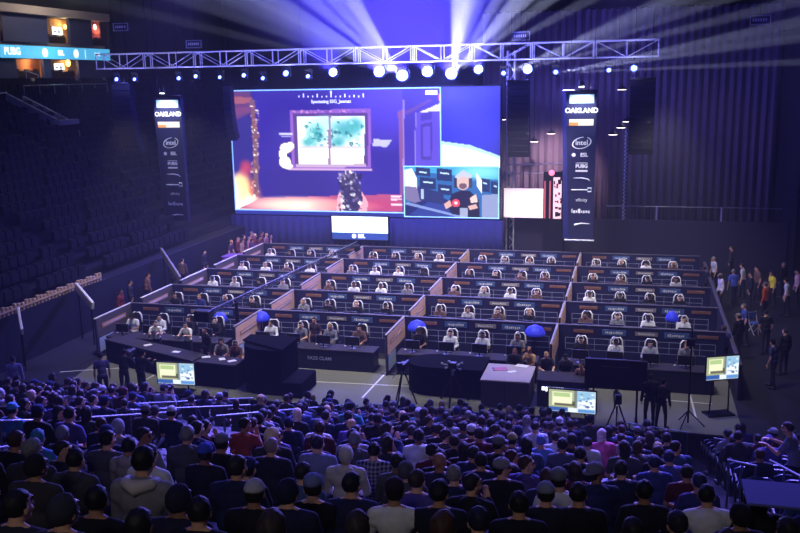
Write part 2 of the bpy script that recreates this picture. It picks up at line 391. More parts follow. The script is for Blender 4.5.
def person(name, label, pose, loc, rz, top, topc, hair=None, hairc=(20, 16, 16), group=None, headset=None, scale=1.0, topmesh=None, bodyname=None):
    P = POSES[pose]; o = obj(name, P['body'], None, loc, (0, 0, rz)); o.scale = (scale,)*3; tag(o, label, 'person', group)
    obj({'tee': 't_shirt', 'hoodie': 'hoodie', 'jacket': 'jacket'}[top], topmesh or P[top], o, color=topc)
    if hair:
        h = obj({'short': 'hair', 'long': 'hair', 'curly': 'hair', 'beanie': 'beanie', 'hood': 'hood', 'cap': 'cap', 'backcap': 'cap'}[hair], HAIR[hair], o, color=hairc); h.matrix_local = P['H']
        if hair in ('cap', 'backcap', 'beanie') and not headset and scale > 0:
            h2 = obj('hair', HAIR['short'], o, color=(24, 18, 16)); h2.matrix_local = P['H'] @ Matrix.Translation((0, 0, -.012)) @ Matrix.Diagonal((.965, .965, .95, 1))
    if headset:
        h = obj('headset', HEADSET, o, color=headset); h.matrix_local = P['H']
    return o


# ------------------------------------------------------------------ setting: floor, seating, walls
mt = mat('court_cover', (112, 114, 102), .8, noise=.10, nscale=1.2, spec=.1)
struct('floor', MB().box(-60, 40, 24, 90, -.1, 0), mat('dark_carpet', (30, 30, 36), .9, noise=.2, nscale=2))
struct('floor_cover', MB().prism([(-19.3, 24.6), (3.4, 24.6), (3.4, 32), (-18.5, 32), (-20.2, 30.2)], 0, .008), mt)
dk = mat('dark_wall', (26, 26, 36), .95, noise=.15, nscale=.4)
struct('wall_back', MB().box(-60, 40, 88, 88.5, 0, 34), dk)
struct('wall_right', MB().box(32, 32.4, -8, 88, 0, 34), dk)
struct('ceiling', MB().box(-60, 40, -8, 88.5, 32, 32.4), mat('dark_ceiling', (14, 14, 20), .95))
tape = mat('white_tape', (215, 215, 205), .5)
mk = MB()
for a, b in (((300, 381), (424, 387)), ((398, 360), (362, 398)), ((60, 372), (150, 366)), ((640, 398), (712, 404)), ((690, 395), (696, 418)), ((130, 388), (160, 372))):
    p, q = onZ(*a, .010), onZ(*b, .010); d = Vector(q-p); L = d.length; an = math.atan2(d.y, d.x)
    M = Matrix.Translation(p) @ Matrix.Rotation(an, 4, 'Z'); mk.box(0, L, -.03, .03, .0, .004, M)
struct('floor_markings', mk, tape)

# spectators' terrace in front of the camera
ROWP, RISE, Y0, Z0 = .85, .285, 24.2, .15
def row_y(k): return Y0-ROWP*k
def row_z(k): return Z0+.275*k+.0004*k*k      # the rake steepens towards the top
def ground_z(y): return row_z((Y0-y)/ROWP)
def on_terrace(x, y, h):
    d = ray(x, y); lo, hi = 2.0, 60.0
    for _ in range(40):
        t = (lo+hi)/2; p = CAM+d*t
        if p[1] > Y0+6 or p[2] < (ground_z(p[1]) if p[1] < Y0 else Z0)+h: hi = t
        else: lo = t
    return CAM+d*lo
conc = mat('dark_concrete', (17, 17, 22), .9, noise=.25, nscale=2)
tr = MB()
for k in range(28):
    y = row_y(k)
    tr.box(-26, 9, y-.42, y+.43, -.1 if k == 0 else row_z(k)-.6, row_z(k))
struct('floor_terrace', tr, conc)
bn = MB()
for k in range(28):
    y = row_y(k); bn.box(-25.5, 1.15, y-.30, y+.10, row_z(k)+.36, row_z(k)+.42); bn.box(-25.5, 1.15, y-.26, y-.20, row_z(k), row_z(k)+.36)
struct('trim_benches', bn, mat('bench_plastic', (24, 26, 44), .5))
sk = MB(); sk.box(-22.5, 3.4, 24.95, 25.05, 0, .7)
o = tag(sk.build('crowd_barrier', drape), 'low black draped barrier between the front row of spectators and the stage floor', 'barrier')
for i, x in enumerate(np.linspace(-22, 3, 12)): MB().box(x-.03, x+.03, 24.91, 24.95, 0, .74).build('post', blackm, o)

# left bowl of seats rising to the suites
lb = MB(); NST = 24
def left_z(X): return 2.0+(-23-X)*.43
for k in range(NST):
    X = -23-.875*k; lb.box(X-.875, X, 20, 86, 0 if k == 0 else 2+.376*(k-1)-.2, 2+.376*k)
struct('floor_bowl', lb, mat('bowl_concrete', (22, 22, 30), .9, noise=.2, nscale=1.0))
struct('wall_left', MB().box(-46.6, -46.2, 0, 88, 0, 32), dk)
struct('wall_dasher', MB().box(-23.0, -22.85, 24, 78, 0, 2.0), mat('dasher_navy', (22, 22, 40), .6))
# empty fold-up seats of the bowl: far too many and too dark to count
st = MB()
for k in range(NST-1):
    X = -23-.875*k-.55; z = 2+.376*k
    y = 24.0
    while y < 82:
        if not (int(y*2) % 23 in (0, 1)) and not (k < 4 and 43.5 < y < 52):
            if (k*7+int(y*3)) % 11 != 3:
                st.box(X-.06, X+.02, y, y+.44, z+.35, z+.84); st.box(X+.02, X+.14, y, y+.44, z+.36, z+.78)
        y += .54
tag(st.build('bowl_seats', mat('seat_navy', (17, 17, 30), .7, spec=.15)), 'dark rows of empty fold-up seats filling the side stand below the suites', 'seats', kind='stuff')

# pale slatted rail along the front edge of the side stand
bs = MB()
A, B = (-22.9, 26.5), (-22.9, 34.6)
y = 24.4
while y < 34.6:
    bs.bbox(-23.06, -22.94, y, y+.16, 2.0, 2.34+.04*math.sin(y*9), .02); y += .23
bs.box(-23.05, -22.9, 24.4, 34.6, 2.14, 2.2)
tag(bs.build('slatted_rail', mat('beige_slats', (176, 150, 120), .6, noise=.3, nscale=5)), 'pale beige slatted rail along the front edge of the dark side stand', 'railing')
# stair flanks coming down from the stand
def flank(name, a, b, w_, h, mtt, label):
    name = 'stair_flank'
    a, b = Vector(a), Vector(b); d = b-a; L = d.length; q = d.to_track_quat('X', 'Z')
    M = Matrix.Translation(a) @ q.to_matrix().to_4x4()
    o = MB().bbox(0, L, -w_/2, w_/2, -h/2, h/2, .02, M).build(name, mtt); tag(o, label, 'stair side')
    for v in (a.lerp(b, .12), a.lerp(b, .88)): MB().tube([(v.x, v.y, v.z-h/2), (v.x, v.y, 0 if v.x > -22.85 else 1.98)], .03, 6).build('support', blackm, o)
    return o
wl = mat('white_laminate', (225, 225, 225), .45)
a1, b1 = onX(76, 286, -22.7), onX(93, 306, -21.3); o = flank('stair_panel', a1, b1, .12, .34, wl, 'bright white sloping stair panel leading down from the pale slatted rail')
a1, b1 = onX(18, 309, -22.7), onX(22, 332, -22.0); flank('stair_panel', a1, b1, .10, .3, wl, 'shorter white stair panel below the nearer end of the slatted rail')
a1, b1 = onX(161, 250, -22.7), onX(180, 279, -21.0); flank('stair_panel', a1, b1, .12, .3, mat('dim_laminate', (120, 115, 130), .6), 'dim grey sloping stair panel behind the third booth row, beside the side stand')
# concrete vomitory on the bowl
def on_bowl(x, y):
    d = ray(x, y); t = (2.0-23*.43-10.6)/(d[2]+.43*d[0]); return CAM+d*t
vmat = mat('vomitory_concrete', (150, 146, 142), .8, noise=.15)
p1, p2 = on_bowl(8, 106), on_bowl(58, 132)
o = thing('vomitory', 'grey concrete tunnel mouth with two long sloping side walls in the dark stand', 'stand entrance', (0, 0, 0))
for dz, yy in ((.35, 0), (.15, 1.6)):
    a, b = Vector(p1)+Vector((0, yy, dz+.35)), Vector(p2)+Vector((0, yy, dz+.35)); d = b-a
    MB().bbox(0, d.length, -.09, .09, -.35, .12, .02, Matrix.Translation(a) @ d.to_track_quat('X', 'Z').to_matrix().to_4x4()).build('side_wall', vmat, o)
MB().bbox(p2[0]-.2, p2[0]+.3, p2[1]-.2, p2[1]+2.0, p2[2]-.6, p2[2]+.75, .03).build('end_wall', vmat, o)
for a, b, lb_ in (((27, 82), (39, 86), 'upper'), ((0, 106), (8, 105), 'lower')):
    p, q = Vector(on_bowl(*a))+Vector((0, 0, .8)), Vector(on_bowl(*b))+Vector((0, 0, .8))
    h = MB().tube([p, q], .04).build('stair_handrail', alu); MB().tube([p, p-Vector((0, 0, .8))], .03).build('post', alu, h); MB().tube([q, q-Vector((0, 0, .8))], .03).build('post', alu, h)
    tag(h, f'thin pale handrail on the {lb_} steps of the dark side stand under the suites', 'handrail')
p, q = Vector(on_bowl(25, 99))+Vector((0, 0, .9)), Vector(on_bowl(108, 95))+Vector((0, 0, .9))
h = MB().tube([p, q], .035).build('crossing_rail', steel); 
for i in range(7):
    g = p.lerp(q, i/6); MB().tube([g, g-Vector((0, 0, .9))], .025).build('post', steel, h)
tag(h, 'long thin metal rail crossing the dark side stand below the suites', 'railing')

# ------------------------------------------------------------------ suites and ribbon board above the bowl
SX = -44.0
SYP = lambda px, py, X=SX: onX(px, py, X)[1]
UP = [(SYP(-12, 24), SYP(2, 24)), (SYP(48, 32), SYP(70, 32)), (SYP(92, 32), SYP(106, 32))]; LO = [(SYP(17, 68), SYP(44, 68)), (SYP(51, 68), SYP(79, 68))]; YEND = SYP(108.5, 53, SX+.12)
fac = mat('suite_facade', (62, 64, 92), .6, noise=.12, nscale=.6)
slabm = mat('suite_slab', (150, 138, 128), .8, noise=.1)
b = MB(); b.box(SX-.6, SX+.5, 42, YEND, 15.75, 16.35); b.box(SX-3.4, SX-.2, 42, YEND, 13.4, 13.75); b.box(SX-3.4, SX, 42, YEND, 12.55, 12.75); b.box(SX-3.4, SX+.1, 42, YEND, 10.9, 11.12)
struct('trim_slabs', b, slabm)
def wallseg(y0, y1, z0, z1): struct('wall_suite', MB().box(SX-.25, SX, y0, y1, z0, z1), fac)
for rooms, z0, z1 in ((UP, 13.75, 15.75), (LO, 11.12, 12.55)):
    y = 42
    for a, c in rooms: wallseg(y, a, z0, z1); y = c
    wallseg(y, YEND, z0, z1)

struct('wall_suite_end', MB().box(SX-3.4, SX+.3, YEND, YEND+.3, 10.9, 16.3), dk)
struct('floor_concourse', MB().box(-46.2, SX+.1, 20, 86, 9.5, 10.9), dk)
def suite(y0, y1, z0, z1, wall, label, lampcol, power, lamp_at):
    t = thing('suite_room', label, 'room', (SX-1.1, (y0+y1)/2, z0)); ext = 1.3 if y1 < YEND-2.2 else -.35
    ly0, ly1 = y0-(y0+y1)/2, y1-(y0+y1)/2; H = z1-z0; ox = 1.1
    MB().box(-.05, .1, ly0, ly1+ext, 0, H).build('rear_wall', wall, t)
    MB().box(.1, ox-.3, ly0-.02, ly0+.08, 0, H).box(.1, ox-.3, ly1+ext-.08, ly1+ext+.02, 0, H).build('side_wall', wall, t)
    MB().box(-.05, ox-.27, ly0, ly1+ext, -.02, .03).build('carpet', mat('suite_carpet', (80, 60, 50), .9), t)
    MB().bbox(.62, .80, ly0+.15, ly1-.15, .03, .55, .05).build('counter', mat('suite_counter', (50, 34, 26), .5), t)
    for i in range(3):
        yy = ly0+(ly1-ly0)*(i+.5)/3; MB().lathe([(.05, 0), (.18, .02), (.18, .1), (.05, .12)], 10, Matrix.Translation((.71, yy, .55))).build('stool', black, t)
    point('suite_lamp_light', (SX-1.1+lamp_at[0], (y0+y1)/2+lamp_at[1], z0+lamp_at[2]), power, lampcol, .12)
    return t
warmw = mat('suite_wall_warm', (205, 150, 95), .8, noise=.12, nscale=2); stripe = mat('suite_curtain', (190, 128, 84), .8, noise=.35, nscale=5)
suite(*UP[1], 13.78, 15.72, warmw, 'warmly lit upper suite with a glowing television above the ribbon board', (1, .72, .35), 55, (.6, 1.5, 1.5))
suite(*UP[2], 13.78, 15.72, mat('suite_wall_red', (150, 90, 80), .8), 'upper corner suite with reddish and yellow lights', (1, .45, .3), 26, (.5, .3, 1.2))
suite(*UP[0], 13.78, 15.72, warmw, 'narrow upper suite with a yellow lamp at the frame edge', (1, .7, .3), 14, (.5, 0, 1.2))
suite(*LO[0], 11.12, 12.53, stripe, 'lower suite with orange striped wall under the ribbon board', (1, .62, .35), 50, (.6, .8, 1.2))
suite(*LO[1], 11.12, 12.53, warmw, 'lower suite with a small television and yellow lamp under the ribbon board', (1, .68, .35), 40, (.6, 1.2, 1.1))
tvm = mat('tv_picture', (225, 232, 240), .4, emit=1.6)
def suite_tv(y0, y1, z0, z1, X, label):
    t = thing('television', label, 'television', (X, (y0+y1)/2, z0)); hw = (y1-y0)/2
    MB().bbox(-.06, 0, -hw-.05, hw+.05, -.05, z1-z0+.05, .015).build('housing', black, t)
    MB().box(0, .01, -hw, hw, 0, z1-z0).build('picture', tvm, t); 
    MB().box(.01, .014, -hw*.7, -hw*.1, (z1-z0)*.3, (z1-z0)*.55).box(.01, .014, hw*.1, hw*.6, (z1-z0)*.2, (z1-z0)*.7).build('picture_detail', mat('tv_detail', (120, 130, 150), .4, emit=.8), t)
    MB().box(-.15, -.06, -.1, .1, (z1-z0)*.3, (z1-z0)*.6).build('wall_mount', black, t)
TVX = SX-.9
suite_tv(SYP(52, 31, TVX), SYP(62, 31, TVX), onX(57, 35, TVX)[2], onX(57, 27, TVX)[2], TVX, 'bright television on the rear wall of the upper suite')
suite_tv(SYP(54, 67, TVX), SYP(64, 67, TVX), onX(59, 70, TVX)[2], onX(59, 63.5, TVX)[2], TVX, 'bright television on the rear wall of the lower suite')
def glow_lamp(loc, rgb, label, r=.13, e=3):
    t = thing('sconce_lamp', label, 'lamp', loc); MB().ell((0, 0, 0), (r, r, r*1.5)).build('lamp_shade', mat('lamp_glow_%d_%d_%d' % rgb, rgb, .5, emit=e), t, True)
    MB().box(-.28, -.08, -.02, .02, -.02, .02).build('wall_arm', blackm, t)
glow_lamp(tuple(onX(65, 27, SX-.75)), (255, 205, 110), 'yellow wall lamp beside the television in the upper suite')
glow_lamp(tuple(onX(68, 63, SX-.75)), (255, 225, 110), 'bright yellow wall lamp in the lower suite right of its television', .2, 3)
glow_lamp(tuple(onX(0, 24, SX-.75)), (255, 190, 90), 'yellow wall lamp in the narrow suite at the frame edge', .22)
glow_lamp(tuple(onX(95, 27, SX-.75)), (255, 200, 190), 'pale pink wall lamp high in the corner suite', .16)
glow_lamp(tuple(onX(98, 38, SX-.75)), (255, 225, 130), 'yellow lamp low in the corner suite', .2)
glow_lamp(tuple(onX(104, 34, SX-.75)), (255, 200, 120), 'yellow lamp at the far end of the corner suite', .16)
# ribbon board
rb = thing('ribbon_board', 'light blue lit ribbon board with white lettering and round emblems below the upper suites', 'display board', (SX+.22, YEND-25.4, 12.52))
MB().box(-.2, 0, 0, 25.4, 0, .98).build('housing', black, rb)
MB().box(0, .02, 0, 25.4, .03, .95).build('lit_panel', mat('ribbon_blue', (84, 182, 226), .4, emit=.95), rb)
wglow = mat('white_glow', (240, 250, 255), .4, emit=1.3)
RY = lambda px: SYP(px, 53, SX+.24)-(YEND-25.4)
for s_, y, sz in (('PUBG', RY(12.5), .72), ('ESL', RY(61), .52), ('intel', RY(97), .4)):
    obj('lettering', text_mesh(s_, sz, wglow, .008, bold=.02), rb, (.03, y, .49), FACE_PX)
for y in (RY(45), RY(76)):
    MB().lathe([(.33, 0), (.33, .02)], 20, Matrix.Translation((.02, y, .49)) @ Matrix.Rotation(PI/2, 4, 'Y')).build('emblem', wglow, rb)
MB().box(.02, .03, RY(85), RY(85)+.06, .15, .8).build('divider_line', wglow, rb)
point('facade_fill', (SX+4, 60, 17.5), 900, (1, .88, .78), .5)  # added lamp without fixture, brightening the suite facade and slabs
point('ribbon_spill', (SX+1.5, 62, 12.9), 60, (.4, .8, 1), .5)

# ------------------------------------------------------------------ rear of the stage
cur = MB(); n = 260; vs, fs = [], []
for i in range(n+1):
    x = -9.5+17.5*i/n; y = 57.5+.09*math.sin(i*.9)+.04*math.sin(i*2.3+1)
    vs += [(x, y, 0), (x, y, 14.5)]
for i in range(n): fs.append((2*i, 2*i+2, 2*i+3, 2*i+1))
cur.add(vs, fs)
cm = mat('grey_curtain', (122, 106, 118), .9, noise=.1, nscale=2)
o = tag(cur.build('stage_curtain', cm, smooth=True), 'tall pleated mauve-grey curtain behind the banner and beside the screen', 'curtain')
sm = o.modifiers.new('thickness', 'SOLIDIFY'); sm.thickness = .04
MB().tube([(-9.5, 57.5, 14.5), (8, 57.5, 14.5)], .06).build('curtain_rail', blackm, o)
# white low screen and lit display beside the wall
t = thing('white_projection_panel', 'low bright white panel between the video wall and the banner', 'panel', (-5.6, 50.6, 0))
MB().box(-1.55, 1.5, 0, .1, 2.75, 4.4).build('panel_face', mat('bright_panel', (255, 232, 226), .6, emit=.75), t)
for x in (-1.3, 1.3): MB().box(x-.05, x+.05, .1, .2, 0, 4.3).build('support', blackm, t)
t = thing('display_column', 'narrow glowing red and white display column beside the navy banner', 'display', (-4.35, 50.2, 0))
MB().box(-.55, .5, 0, .3, 0, 5.4).build('column', black, t)
MB().box(.0, .45, -.02, 0, 2.8, 5.1).build('lit_face', mat('column_white', (250, 205, 200), .5, emit=.8), t)
MB().box(-.5, -.42, -.02, 0, 2.8, 4.9).box(-.22, -.14, -.02, 0, 2.8, 4.9).build('lit_edge', mat('column_red', (190, 90, 90), .5, emit=.7), t)
mb = MB(); rr = random.Random(3)
for i in range(26): 
    x, z = rr.uniform(0, .42), rr.uniform(2.85, 5); mb.box(x, x+rr.uniform(.04, .16), -.035, -.021, z, z+rr.uniform(.05, .2))
mb.build('pattern_blocks', mat('column_dark', (70, 30, 40), .5), t)
MB().ell((-.1, -.05, 5.35), (.16, .1, .16)).build('beacon', mat('beacon_pink', (255, 120, 150), .4, emit=2), t, True)
t = thing('small_spotlight', 'small blue-white star of light beside the banner above the display column', 'lamp', (-3.75, 50.0, 5.65))
MB().tube([(0, .25, 0), (0, 0, 0)], .1).build('housing', blackm, t); MB().ell((0, -.02, 0), (.09, .04, .09)).build('lens', mat('lens_cyan', (170, 225, 255), .3, emit=6), t, True)
MB().tube([(0, .2, -.05), (0, .2, -5.6)], .04).build('stand', blackm, t)
mb = MB(); mb.tube([(-7.1, 52, 5.6), (-3.9, 52, 5.7)], .035).tube([(-7.1, 52, 5.1), (-4.9, 52, 5.15)], .03)
tag(mb.build('batten_pipe', steel), 'pair of thin horizontal pipes between video wall and banner', 'pipe')
for x in (-7.1, -3.95): MB().tube([(x, 52.02, 0), (x, 52.02, 5.7)], .04).build('support', blackm, bpy.data.objects['batten_pipe'])
# concourse railing at the rear right
t = thing('rear_railing', 'dark railing on a low wall in front of the curtain, right of the banner', 'railing', (0, 54.5, 0))
MB().box(-1.6, 8.5, 0, .25, 0, 1.9).build('low_wall', mat('low_wall_dark', (44, 42, 56), .9), t)
MB().tube([(-1.6, .1, 2.95), (8.5, .1, 2.95)], .04).build('top_rail', steel, t)
mb = MB()
for i in range(51): x = -1.5+.2*i; mb.tube([(x, .1, 1.9), (x, .1, 2.95)], .012, 5, False)
mb.build('balusters', blackm, t)
for x, h in ((1.3, 1.1), (4.9, .95)):
    MB().tube([(x, -.1, 1.9), (x, -.1, 3.0)], .05).build('post', alu, t)
def pendant(x, z, Y, label):
    t = thing('pendant_lamp', label, 'lamp', (x, Y, z)); MB().lathe([(.28, -.02), (.25, .06), (.06, .16), (.03, .3)], 14).build('lamp_shade', blackm, t, True)
    MB().lathe([(.24, -.05), (.24, -.03)], 14).build('bulb_disc', mat('warm_white_glow', (255, 235, 225), .4, emit=5), t); MB().tube([(0, 0, .3), (0, 0, 12-z)], .015, 5).build('cord', blackm, t)
for (px, py), lb_ in zip(((613, 134), (621, 127), (627, 121), (622, 89), (534, 141), (551, 133), (502, 119)), ('lowest of three white pendant lamps right of the banner', 'middle of three white pendant lamps right of the banner', 'highest of three white pendant lamps right of the banner', 'small white pendant lamp above the three right of the banner', 'white pendant lamp near the hanging speaker left of the banner', 'white pendant lamp touching the left edge of the navy banner', 'white pendant lamp beside the upper corner of the video wall')):
    p = onY(px, py, 54); pendant(p[0], p[2], 54, lb_)
t = thing('truss_tower', 'slim pinkish vertical tower beside the upper right corner of the video wall', 'tower', (-6.9, 51.5, 0))
for dx, dy in ((-.2, -.2), (.2, -.2), (-.2, .2), (.2, .2)): MB().tube([(dx, dy, 0), (dx, dy, 12)], .045).build('chord', alu, t)
mb = MB()
for i in range(20):
    s_ = 1 if i % 2 else -1
    for dy in (-.2, .2): mb.tube([(-.2*s_, dy, .6*i), (.2*s_, dy, .6*i+.6)], .022, 5)
    mb.tube([(.2*s_, -.2, .6*i+.6), (.2*s_, .2, .6*i+.6)], .02, 5)
mb.build('bracing', alu, t)
t = thing('chain_pole', 'thin pole wrapped in pale chain right of the navy banner', 'pole', (-.55, 53.6, 0))
MB().tube([(0, 0, 0), (0, 0, 7.6)], .035).build('pole', steel, t)
mb = MB()
for i in range(48): mb.ell((.04*(-1)**i, 0, 2.2+i*.11), (.05, .03, .07), 6, 4)
mb.build('chain', alu, t, True)
struct('trim_wing', MB().box(8.2, 8.6, 50, 58, 0, 14), dk)

# ------------------------------------------------------------------ lighting truss
t = thing('lighting_truss', 'long silver box truss spanning above the video wall', 'truss', (0, 48, 0))
TX0, TX1, TZ0, TZ1 = -30.62, 1.0, 11.46, 12.28
nsec = 10; L = (TX1-TX0)/nsec
for i in range(nsec):
    x0, x1 = TX0+i*L, TX0+(i+1)*L-.05
    mb = MB()
    for y in (-.41, .41):
        for z in (TZ0, TZ1): mb.tube([(x0, y, z), (x1, y, z)], .045, 6)
    s_ = mb.build('truss_section', alu, t)
    mb = MB(); h = (x1-x0)/2
    for y in (-.41, .41):
        for q in (x0+.03, x0+h, x1-.03): mb.tube([(q, y, TZ0), (q, y, TZ1)], .032, 6)
        for k in range(2):
            a = x0+h*k
            mb.tube([(a, y, TZ1 if k == 0 else TZ0), (a+h, y, TZ0 if k == 0 else TZ1)], .022, 5)
    for z in (TZ0, TZ1):
        for q in (x0+.03, x0+h, x1-.03): mb.tube([(q, -.41, z), (q, .41, z)], .025, 5)
    mb.build('bracing', alu, s_)
for x in (-27.5, -18.0, -9.0, -1.0):
    MB().tube([(x, 0, TZ1), (x, 0, 31.9)], .02, 5).build('hoist_chain', blackm, t)
for (px, py), lb_ in zip(((195, 44), (521, 36), (122, 27), (760, 20)), ('small hoist box with pale lettering plate above the truss left part', 'small outlined hoist box above the truss right of the bright lamps', 'small dim hoist box in the darkness above the left end of the truss', 'small dim hoist box high in the darkness right of the beams')):
    p = onY(px, py, 50); q = thing('hoist_motor', lb_, 'hoist', tuple(p))
    MB().bbox(-.45, .45, -.15, .15, -.22, .22, .03).build('housing', mat('hoist_blue', (60, 62, 90), .5), q)
    mb = MB(); mb.box(-.5, .5, -.19, -.15, .18, .22).box(-.5, .5, -.19, -.15, -.24, -.2).box(-.5, -.46, -.19, -.15, -.2, .2).box(.46, .5, -.19, -.15, -.2, .2); mb.build('frame', alu, q)
    mb = MB()
    for i in range(6): mb.box(-.36+i*.12, -.29+i*.12, -.17, -.15, -.07, .07)
    mb.build('plate', white, q); MB().tube([(0, 0, .2), (0, 0, 31.9-p[2])], .02, 5).build('chain', blackm, q)

# lamps under the truss
lens_b = mat('lens_blue', (140, 165, 255), .3, emit=5); lens_w = mat('lens_white', (205, 222, 255), .3, emit=40)
LAMPS = [(118, 80, .8), (136, 80, .5), (180, 79, .8), (197, 77, .8), (221, 78, .5), (245, 76, 1), (264, 79, .7), (287, 74, 1.2), (309, 77, .8), (334, 73, 1.8), (380, 72, 3.2), (403, 76, 3.2), (428, 72, 2.8), (452, 74, 4), (479, 70, 1.8), (504, 74, .9), (528, 70, 1.8), (556, 73, .9), (609, 71, .8), (634, 69, 1.2)]
SPOTS = []
for i, (px, py, s_) in enumerate(LAMPS):
    p = onY(px, py, 47.9); x, z = p[0], p[2]
    big = s_ > 2.5
    q = thing('stage_spotlight', f'{"large dazzling white" if big else "bright blue-white" if s_ > 1.5 else "small blue-white"} stage lamp hanging under the truss, {nth_left(i)}', 'stage lamp', (x, 47.9, z), 0, 'stage lamps under the truss')
    r = (.12 if s_ > 1.1 else .085)+.045*min(s_, 3.2)+(.05 if s_ >= 1.8 else 0)
    MB().tube([(0, 0, .42), (0, 0, 11.44-z)], .03, 6).build('clamp', blackm, q)
    MB().bbox(-.2, .2, -.16, .16, .3, .44, .02).build('base', black, q)
    y_ = MB().box(-r-.07, -r-.03, -.07, .07, -.1, .32).box(r+.03, r+.07, -.07, .07, -.1, .32).box(-r-.03, r+.03, -.05, .05, .28, .32).build('yoke', black, q)
    Rm = Matrix.Rotation(math.radians(75), 4, 'X')
    MB().lathe([(r*.7, -.3), (r*.95, -.2), (r, .1), (r*1.04, .16)], 16, Rm).build('head', black, q, True)
    lo_ = MB().lathe([(r*.8, .165), (r*.5, .2), (.01, .215)], 16, Rm).build('lens', lens_w if s_ > 1.5 else lens_b, q, True)
    MB().lathe([(r*1.02, .15), (r*1.0, .165), (r*.8, .175), (r*.79, .15)], 20, Rm).build('halo_ring', mat('halo_ring_blue', (90, 120, 255), .3, emit=2.2), lo_, True)  # added glowing ring imitates the blue haze halo around the lamp
    SPOTS.append((x, 47.55, z-.1, s_))
# ------------------------------------------------------------------ line array speakers
cabm = mat('speaker_navy', (24, 24, 44), .6); gril = mat('speaker_grille', (18, 18, 30), .8, noise=.2, nscale=30)
def line_array(x, Y, ztop, n, w_, label, curve=.012, rz=0):
    t = thing('line_array_speaker', label, 'loudspeaker', (x, Y, ztop), rz)
    MB().bbox(-w_/2, w_/2, -.1, .5, .0, .12, .02).build('fly_frame', blackm, t)
    z, y, a = 0, 0, 0
    for i in range(n):
        M = Matrix.Translation((0, y, z)) @ Matrix.Rotation(a, 4, 'X')
        c = MB().bbox(-w_/2, w_/2, 0, .5, -.36, -.01, .02, M).build('cabinet', cabm, t)
        MB().box(-w_/2+.06, w_/2-.06, -.015, 0, -.33, -.04, M).build('grille', gril, c)
        z -= .365*math.cos(a); y += .365*math.sin(a); a += curve*(1+i*.5)
    for dx in (-w_/3, w_/3): MB().tube([(dx, .2, .1), (dx, .2, 31.9-ztop)], .02, 5).build('hoist_chain', blackm, t)
p = onY(518, 82, 47.5); line_array(p[0], 47.5, p[2], 11, 1.15, 'dark blue hanging column of loudspeakers between video wall and banner')
p = onY(643, 80, 47.5); line_array(p[0], 47.5, p[2], 11, 1.25, 'dark blue curved column of loudspeakers right of the navy banner', .02)
p = onY(226, 86, 48.9); line_array(p[0], 48.9, p[2], 9, .5, 'curved column of loudspeakers hanging at the left edge of the video wall', .02)
p = onY(120, 84, 48); line_array(p[0], 48, p[2], 12, 1.2, 'dark column of loudspeakers left of the left banner', .015)

